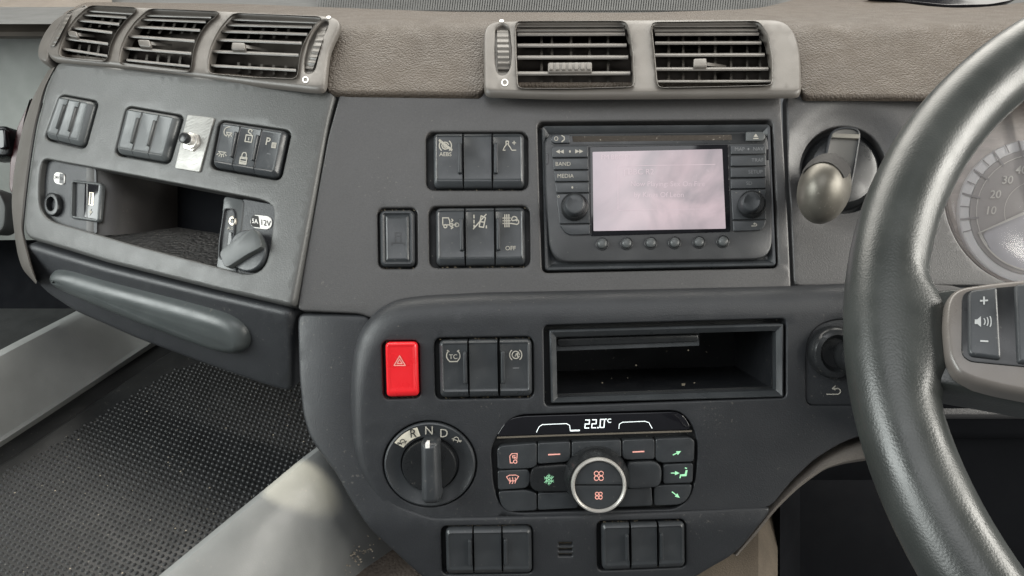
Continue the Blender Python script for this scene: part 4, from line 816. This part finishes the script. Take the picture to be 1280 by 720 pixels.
s = MB(); s.stroke(W, [(622, 546.8), (700, 543.8), (864, 538.6)], 2.2, .0008); mk('dusty_lip', s, mat('dust_lip', (.12, .105, .085), .8, .2, dust=.8), cc, weld=False)
BQ = [(619.5, 552), (869, 543.5), (867, 631), (621, 638.5)]
def px8(zx, zy): return (600 + zx / 3.273, 500 + zy / 3.273)
def ctl(pts, marks=(), m=M_SW, h1=.0018, nm='climate_button', k=1, r_=1.2):
    s = MB(); s.slab(W, PG([px8(*p) for p in pts], 3, k), -.007, h1, r_, .0008); o = mk(nm, s, m, cc)
    for mm, fn in marks:
        s = MB(); fn(s, h1 + .0003); mk('icon', s, mm, o, weld=False)
    return o
def I(polys, zx, zy, sc, w=1.0): return lambda s, h: strokes(s, W, *px8(zx, zy), sc, polys, w, h, (1, -.03), (0, -1))
recirc = [[(-.2, -.9), (-.7, -.9), (-.8, .5), (-.4, .95), (.7, .95), (.6, -.2)], ['c'] + arc(.3, -.65, .35, 0, 330), [(.3, .5), (-.2, .5), (-.2, .1), (.3, .1)], [(.2, .25), (.4, .1), (.2, -.05)]]
defr = [[(-1, .5), (-.5, .75), (.5, .75), (1, .5), (.5, -.2), (-.5, -.2)], [(-1, .5), (-.5, -.2)], [(-.45, .3), (-.35, -.3), (-.5, -.6)], [(0, .35), (.1, -.3), (-.05, -.65)], [(.45, .3), (.5, -.3), (.4, -.6)]]
flake = [[(math.cos(a_) * 1, math.sin(a_) * 1), (-math.cos(a_) * 1, -math.sin(a_) * 1)] for a_ in (R(30), R(90), R(150))] + [['c'] + [(.5 * math.cos(R(a_)), .5 * math.sin(R(a_))) for a_ in range(0, 360, 60)]] + [[(.6 * math.cos(R(a_ - 22)), .85 * math.sin(R(a_ - 22))), (.6 * math.cos(R(a_)), .6 * math.sin(R(a_))), (.85 * math.cos(R(a_ + 22)), .85 * math.sin(R(a_ + 22)))] for a_ in range(30, 390, 60)]
fan = [arc(dx * .45, dy * .45, .42, 0, 330, 10) for dx in (-1, 1) for dy in (-1, 1)]
def arw(x0, y0, x1, y1):
    def f(s, h):
        a_, b_ = px8(x0, y0), px8(x1, y1); d_ = (b_[0] - a_[0], b_[1] - a_[1]); l = math.hypot(*d_); u = (d_[0] / l, d_[1] / l); s.stroke(W, [a_, (b_[0] - u[0] * 4, b_[1] - u[1] * 4)], 1.3, h)
        s.fill(W, [b_, (b_[0] - u[0] * 6 - u[1] * 2.6, b_[1] - u[1] * 6 + u[0] * 2.6), (b_[0] - u[0] * 6 + u[1] * 2.6, b_[1] - u[1] * 6 - u[0] * 2.6)], h + .0001)
    return f
ctl([(70, 200), (82, 186), (232, 174), (232, 268), (205, 278), (72, 281)], [(M_ORANGE, I(recirc, 138, 236, 6.2))])
ctl([(236, 174), (369, 169), (369, 243), (352, 252), (236, 260)], [(M_ORANGE, lambda s, h: s.stroke(W, [px8(280, 221), px8(326, 219)], 1.6, h))])
ctl([(375, 169), (577, 162), (577, 236), (375, 243)])
ctl([(582, 162), (713, 157), (713, 240), (600, 243), (582, 238)], [(M_ORANGE, lambda s, h: s.stroke(W, [px8(624, 210), px8(669, 208)], 1.6, h))])
ctl([(717, 157), (862, 152), (876, 164), (873, 250), (742, 255), (717, 243)], [(M_GREEN, arw(788, 222, 821, 206))])
ctl([(72, 287), (196, 282), (206, 300), (203, 340), (190, 358), (74, 366)], [(M_ORANGE, I(defr, 133, 323, 7.6))])
ctl([(208, 285), (222, 268), (345, 258), (380, 262), (380, 368), (228, 368), (208, 352), (203, 320)], [(M_GREEN, I(flake, 281, 318, 6.8, .62))], M_BLACK, .0050, 'climate_button', 2, 4)
ctl([(600, 250), (705, 246), (730, 254), (739, 280), (737, 330), (722, 350), (600, 356)], (), M_SW, .0050, 'climate_button', 2, 4)
ctl([(748, 262), (870, 257), (868, 336), (748, 341)], [(M_GREEN, arw(780, 296, 815, 296)), (M_GREEN, I([[(.2, 1), (.5, .9)], [(.4, .5), (.2, -.3), (-.7, -.35), (-.8, -.9)], [(.55, .5), (.35, -.5), (-.5, -.5)]], 833, 296, 6.4, 1.5))])
ctl([(75, 372), (190, 366), (208, 372), (232, 378), (232, 449), (120, 454), (95, 440), (82, 415)])
ctl([(237, 378), (400, 372), (400, 440), (237, 448)])
ctl([(560, 364), (700, 352), (705, 430), (560, 436)])
ctl([(711, 352), (738, 347), (866, 343), (860, 380), (840, 412), (812, 426), (711, 430)], [(M_GREEN, arw(784, 373, 815, 397))])
s = MB(); cone = [(474, 314, 40.5, -.004), (474, 313, 40.5, .005), (474, 313, 39.6, .0085), (473, 316, 37.5, .014), (472, 318, 35.6, .0180)]
cr_ = [[W.pt(x, y, h_) for x, y in (lambda o: o + o[:1])(EL(*px8(zx, zy), r_, r_ * .96, 56).at(0))] for zx, zy, r_, h_ in cone]; s.grid(cr_); s.add(cr_[-1][:-1], [tuple(range(56))]); dl = mk('fan_dial', s, M_BLACK, cc)
cx, cy = 745.2, 597.8
s = MB(); s.loft(W, EL(cx, cy, 33.6, 33.6, 64), [(.6, .012), (0, .0190), (.3, .0205), (1.2, .0216), (2.6, .0218), (3.8, .0210), (4.5, .0195)], cap=False); mk('dial_ring', s, M_CHROME, dl)
def half(topb):
    pts = [(cx + 29 * math.cos(R(a_)), cy - 29 * math.sin(R(a_))) for a_ in (range(0, 181, 10) if topb else range(180, 361, 10))]
    o = -1.0 if topb else 1.0
    return [(x, min(y, cy + o) if topb else max(y, cy + o)) for x, y in pts]
for tb in (True, False):
    s = MB(); s.slab(W, PG(half(tb), 3, 0), .012, .0195, .8, .0006); hb = mk('fan_button', s, M_SW, dl)
    s = MB(); strokes(s, W, cx, cy - 11.5 if tb else cy + 12.5, 6.4 if tb else 4.8, fan, 1.0, .0199, (1, 0), (0, -1)); mk('icon', s, M_ORANGE, hb, weld=False)

# ------------------------------------------------------------------ mirror knob at the right
mn = thing('mirror_knob', 'round black joystick knob with white return arrow, half behind the steering wheel', 'knob', W.pt(1045, 507))
s = MB(); s.loft(W, ROT, [(-1, -.0055), (-1, -.0065)]); mk('backing', s, M_GAP, mn)
s = MB(); s.slab(W, ROT, -.006, -.0015, 2.2, .0008); mk('face_plate', s, M_LOW, mn)
s = MB(); s.loft(W, EL(1041, 440, 31, 33, 48), [(0, -.0015), (0, .004), (1, .0075), (4, .010), (9, .0112), (11, .0095), (14, .006)], cap=True); mk('collar', s, M_BLACK, mn)
s = MB(); s.loft(W, EL(1053, 443, 15, 18, 36), [(0, .004), (.5, .018), (1.5, .022), (4, .0245), (8, .0255)]); mk('stick', s, M_BLACK, mn)
s = MB(); strokes(s, W, 1043, 489.5, 9, ICON['ret'], 1.4, -.0011, (1, 0), (0, -1)); mk('icon', s, M_PRINT, mn, weld=False)

# ------------------------------------------------------------------ parking brake lever
pb = thing('brake_lever', 'worn bronze-grey parking brake lever in a round black housing', 'brake lever', C.pt(1059, 264, -.004))
s = MB(); s.loft(C, EL(1059, 209, 54.3, 54.3, 56), [(-2.5, -.017), (-1, -.0165), (2, -.0165), (5, -.0155), (9, -.010), (13, -.0065), (20, -.0050)]); mk('housing', s, M_BLACK, pb)
s = MB(); ch = PG([(1041, 161), (1052, 157), (1068, 157), (1078, 161), (1077, 172), (1070, 215), (1062, 250), (1030, 245), (1031, 200), (1036, 175)], 4, 2)
s.slab(C, ch, -.0045, -.0015, 2, .0015, cap=False, extra=[(2.6, -.0015), (3, -.0034)]); mk('channel_lip', s, M_LOW, pb)
s = MB(); s.loft(C, ch, [(2.6, -.0030), (3, -.0031)]); mk('channel', s, mat('channel_grey', (.07, .068, .064), .5, .4, dust=.4), pb)
s = MB(); s.slab(C, RR([(1041, 166.5), (1075, 168), (1074, 173.5), (1040, 172)], 1, 3), -.004, .0005, .8); mk('stop_bar', s, mat('pale_bar', (.16, .15, .13), .5, .4), pb)
# knob: egg-shaped lathe along an axis that leans left, down and towards the driver
k0 = C.pt(1043, 218, .004); k1 = k0 + (P3(1027.5, 240, .617) - k0) / .86; axk = (k1 - k0).normalized(); kx = Vector((1, 0, 0)); kx = (kx - axk * kx.dot(axk)).normalized(); ky = axk.cross(kx)
def egg(rows_, m_, nm, par):
    s = MB(); rws = []
    for tt, rx, ry in rows_:
        c_ = k0.lerp(k1, tt); rws.append([c_ + kx * math.cos(2 * math.pi * j / 40) * rx + ky * math.sin(2 * math.pi * j / 40) * ry for j in range(41)])
    s.grid(rws); s.add(rws[-1][:-1], [tuple(range(40))]); return mk(nm, s, m_, par)
egg([(-.1, .008, .010), (.0, .010, .013), (.25, .0125, .0165), (.5, .0150, .0205), (.62, .0170, .0234)], M_LOW, 'lever_stem', pb)
egg([(.60, .0160, .0224), (.62, .0176, .0240), (.70, .0182, .0246), (.82, .0180, .0243), (.92, .0168, .0228), (1.0, .0148, .0202), (1.06, .0118, .0162), (1.1, .0080, .0112), (1.125, .004, .006), (1.13, .0012, .002)], M_KNOB, 'lever_knob', pb)
up_ = ky if ky.z > 0 else -ky
s = MB(); rws = []
for tt, rr_ in ((.56, .0232), (.62, .0250), (.70, .0254), (.78, .0251), (.86, .0245), (.93, .0232)):
    c_ = k0.lerp(k1, tt); rws.append([c_ + kx * math.sin(a_) * rr_ * .75 + up_ * math.cos(a_) * rr_ + up_ * random.uniform(-.0002, .0003) for a_ in [R(-57 + 9.5 * k + random.uniform(-2, 2) * (tt > .85) * 2) for k in range(13)]])
s.grid(rws); mk('cracked_cap', s, M_KNOBT, pb)

# ------------------------------------------------------------------ instrument cluster
ic = thing('instrument_cluster', 'speedometer dial painted pale with reflected haze behind a hazy lens at the right edge', 'instrument cluster', C.pt(1290, 355, -.02))
G = Surf(lambda x, y: 1.44 + (y - 240) * .0002)
s = MB(); s.loft(G, EL(1294, 240, 118, 122, 60), [(-2, -.02), (0, -.012), (0, .002), (1.5, .004), (6, .002), (9, -.002)]); mk('surround', s, M_GAUGEP, ic)
s = MB(); s.loft(G, EL(1294, 266, 97, 92, 72), [(0, -.002), (.6, .001), (2, .002), (13, .001), (15, -.0002)], cap=True); mk('gauge_ring', s, M_GAUGEL, ic)
s = MB(); s.loft(G, EL(1294, 266, 83, 79, 64), [(0, .0012), (.5, .0014)]); gf = mk('gauge_face', s, M_GAUGE, ic)
s = MB(); s.loft(G, PG([(1226, 292), (1280, 264), (1320, 262), (1340, 300), (1310, 342), (1270, 338), (1240, 320)], 4, 2), [(0, .0015), (.5, .0020)]); mk('gauge_panel', s, mat('gauge_lilac', (.60, .59, .64), .5, .4), gf)
def gp_(a_, k_): return (1294 + 97 * k_ * math.cos(R(a_)), 266 - 92 * k_ * math.sin(R(a_)))
s = MB()
for k in range(18):
    a_ = 196 - k * 10.2; s.stroke(G, [gp_(a_, .99), gp_(a_, .76 if k % 2 else .88)], 2.4 if k % 2 else 1.4, .0030)
mk('gauge_ticks', s, mat('tick_grey', (.38, .36, .37), .5, .3), gf, weld=False)
s = MB()
for k, tx in enumerate(('10', '20', '30', '40', '50', '60')):
    p = [(1236, 264.5), (1242, 244.5), (1257, 226.5), (1274, 214), (1297, 209), (1320, 212)][k]; s.text(G, tx, p[0], p[1], 10.5, .0030, (1, -.02), (.16, -1), bold=.02)
s.stroke(G, [gp_(a_, .78) for a_ in range(215, 20, -8)], 1.1, .0026); s.stroke(G, [gp_(a_, .42) for a_ in range(195, 20, -8)], .7, .0026); s.stroke(G, [gp_(a_, .80) for a_ in range(200, 300, 6)], 2, .0027)
mk('gauge_numbers', s, M_WHITE, gf, weld=False)
s = MB(); s.hexa([G.pt(1218, 292.5, .0045), G.pt(1300, 255, .0045), G.pt(1300, 260, .0045), G.pt(1218, 294, .0045)], [G.pt(1218, 292.5, .006), G.pt(1300, 255, .006), G.pt(1300, 260, .006), G.pt(1218, 294, .006)]); mk('needle', s, M_WHITE, gf)
s = MB(); s.loft(G, EL(1294, 240, 114, 118, 60), [(0, .010), (8, .0115), (30, .013), (70, .014)], cap=True); mk('lens', s, M_GLASS, ic)
# column shroud below the cluster
s = MB(); SU = Surf(lambda x, y: 1.62 + (y - 370) * .0006)
s.slab(SU, PG([(1140, 352), (1200, 355), (1205, 361), (1300, 356), (1420, 354), (1420, 520), (1140, 520)], 7, 2), -.05, .0, 5, .005); cs = mk('column_shroud', s, M_UP, label='grey plastic steering column shroud under the instrument cluster', cat='column shroud')
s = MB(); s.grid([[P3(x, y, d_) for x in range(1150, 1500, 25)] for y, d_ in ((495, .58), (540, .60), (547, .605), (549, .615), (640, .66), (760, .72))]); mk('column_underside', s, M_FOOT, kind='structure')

# ------------------------------------------------------------------ steering wheel
p_ = (1.11604567, -.08608133, .36360051, .49559674, -.19446936, .22957904, .01918207)
cx_, cy_, d_, a_, b_, RW, rw_ = p_
nn = Vector((math.sin(b_), math.sin(a_) * math.cos(b_), math.cos(a_) * math.cos(b_))); uu = Vector((0, 1, 0)).cross(nn).normalized(); vv = nn.cross(uu)
cc_ = Vector((cx_ * d_, cy_ * d_, -d_)); RM = CM.to_3x3(); wc = CM @ cc_; wu = RM @ uu; wv = RM @ vv; wn = RM @ nn
sw = thing('steering_wheel', 'black grained leather steering wheel cropped at the right edge', 'steering wheel', wc)
s = MB(); N1, N2 = 160, 28; rws = []
for i in range(N1 + 1):
    t_ = 2 * math.pi * i / N1; rad = wu * math.cos(t_) + wv * math.sin(t_); q_ = CM.inverted() @ (wc + rad * RW); yy_ = CY - F * q_.y / -q_.z; left_ = CX + F * q_.x / -q_.z < 1250 and q_.z < 0
    bl_ = .014 * math.exp(-((yy_ - 425) / 62) ** 4) if left_ else 0
    rws.append([wc + rad * (RW + (rw_ + (bl_ if math.cos(2 * math.pi * j / N2) < 0 else 0)) * math.cos(2 * math.pi * j / N2)) + wn * rw_ * 1.0 * math.sin(2 * math.pi * j / N2) for j in range(N2 + 1)])
s.grid(rws); mk('rim', s, M_LEATHER, sw)
SWS = Surf(lambda x, y: 0, False)
o_ = wc; 
def wheel_d(x, y, off=0.0):
    ray = CM.to_3x3() @ Vector(((x - CX) / F, -(y - CY) / F, -1)); k_ = ((o_ + wn * off - cam.location).dot(wn)) / ray.dot(wn); return k_
WS = Surf(lambda x, y: wheel_d(x, y, .004), False)
s = MB(); s.slab(WS, PG([(1150, 380), (1168, 368), (1190, 366), (1230, 367), (1300, 362), (1420, 362), (1420, 520), (1300, 514), (1225, 500), (1190, 494), (1165, 490), (1150, 440)], 5, 3), -.012, .008, 8, .008, 4); mk('spoke', s, M_LEATHER, sw)
s = MB(); s.slab(WS, PG([(1170.5, 425), (1173, 395), (1178, 383), (1190, 376.5), (1230, 371), (1300, 364), (1420, 356), (1420, 525), (1300, 514), (1240, 502.5), (1208, 494), (1186, 485), (1174, 462)], 5, 3), .006, .0165, 7, .0045, 4); bz = mk('spoke_bezel', s, mat('taupe_satin', (.125, .112, .102), .32, .5, mott=.1, dust=.1), sw)
s = MB(); s.slab(WS, PG([(1191, 388), (1200, 383), (1300, 374), (1420, 370), (1420, 490), (1300, 480), (1200, 470), (1190, 462)], 4, 2), .015, .0172, 1, .0006); mk('button_panel', s, M_BLACK, sw)
s = MB(); s.slab(WS, RR([(1197.5, 385.5), (1232, 381), (1236.5, 469), (1197, 464)], [7, 4, 4, 7], 5), .0165, .0195, 4, .0016); vb = mk('volume_button', s, M_SW, sw)
s = MB(); h_ = .0199
s.stroke(WS, [(1211, 399.5), (1219.5, 399)], 2, h_); s.stroke(WS, [(1215.2, 395), (1215.2, 403.6)], 2, h_ + .0001); s.stroke(WS, [(1211, 448), (1219.5, 448.5)], 2, h_)
s.fill(WS, [(1204, 422), (1207, 422), (1211.5, 418), (1211.5, 431), (1207, 427.5), (1204, 427.5)], h_)
for k in range(3): s.stroke(WS, [(1214 + k * 3.6 + 2.4 * math.cos(R(q)), 424.6 - (4 + k * 1.5) * math.sin(R(q))) for q in range(-60, 61, 20)], 1.3, h_)
mk('icon', s, mat('grey_print', (.33, .34, .34), .5, .3), vb, weld=False)
s = MB(); s.slab(WS, RR([(1253, 378.5), (1296, 375), (1300, 478), (1256, 473)], [4, 7, 7, 4], 5), .0165, .0195, 4, .0016); vb = mk('track_button', s, M_SW, sw)
s = MB()
for y0, sg in ((396, 1), (452, -1)): s.fill(WS, [(1275, y0 - 7 * sg), (1281, y0), (1277.5, y0), (1277.5, y0 + 6 * sg), (1272.5, y0 + 6 * sg), (1272.5, y0), (1269, y0)], h_)
mk('icon', s, bpy.data.materials['grey_print'], vb, weld=False)
# hub and the other spoke, out of the picture but part of the same wheel
s = MB(); rws = []
for k in range(9):
    t_ = k / 8; rr_ = lerp(.085, .01, t_) if k else .085; rws.append([wc + (wu * math.cos(2 * math.pi * j / 32) * 1.1 + wv * math.sin(2 * math.pi * j / 32)) * rr_ + wn * (-.02 + .035 * math.sin(t_ * math.pi / 2)) for j in range(33)])
s.grid(rws); mk('hub', s, M_LEATHER, sw)
# ------------------------------------------------------------------ bits by the far door
ds = Surf(lambda x, y: .93, False)
t = thing('door_handle', 'black door pull handle end at the far left edge', 'handle', P3(8, 198, .93))
s = MB(); s.slab(ds, RR([(-20, 160), (15, 159), (18, 196), (-20, 199)], 5, 4), -.03, .01, 3, .004); mk('grip', s, M_BLACK, t)
s = MB(); s.slab(ds, RR([(8, 165), (17, 164), (18, 188), (10, 190)], 3, 4), .008, .016, 2); mk('end_cap', s, M_GLOSS, t)
s = MB(); s.slab(ds, PG([(42, 122), (34, 150), (26, 200), (18, 244), (14, 236), (15, 205), (24, 160)], 4, 1), -.02, .004, 1.5); mk('red_reflector', s, M_REDR, label='narrow dark red wedge reflector beside the pod side', cat='reflector')
s = MB(); s.slab(ds, PG([(-20, 232), (4, 240), (12, 258), (10, 285), (0, 294), (-20, 292)], 4, 2), -.02, .006, 3, .004); mk('seat_lever', s, mat('lever_grey', (.10, .105, .10), .5), label='smooth grey lever below the black door handle', cat='lever')

# sun patch that falls through a window onto the tunnel side
tg = P3(376, 612, .668)
sp_ = bpy.data.lights.new('sun_shaft', 'SPOT'); sp_.energy = 120; sp_.color = (1, .92, .72); sp_.spot_size = R(1.85); sp_.spot_blend = .04; sp_.shadow_soft_size = .004
so = bpy.data.objects.new('sun_shaft', sp_); COL.objects.link(so); so.location = (-.55, .05, 2.15); so.rotation_euler = (tg - Vector(so.location)).to_track_quat('-Z', 'Y').to_euler()
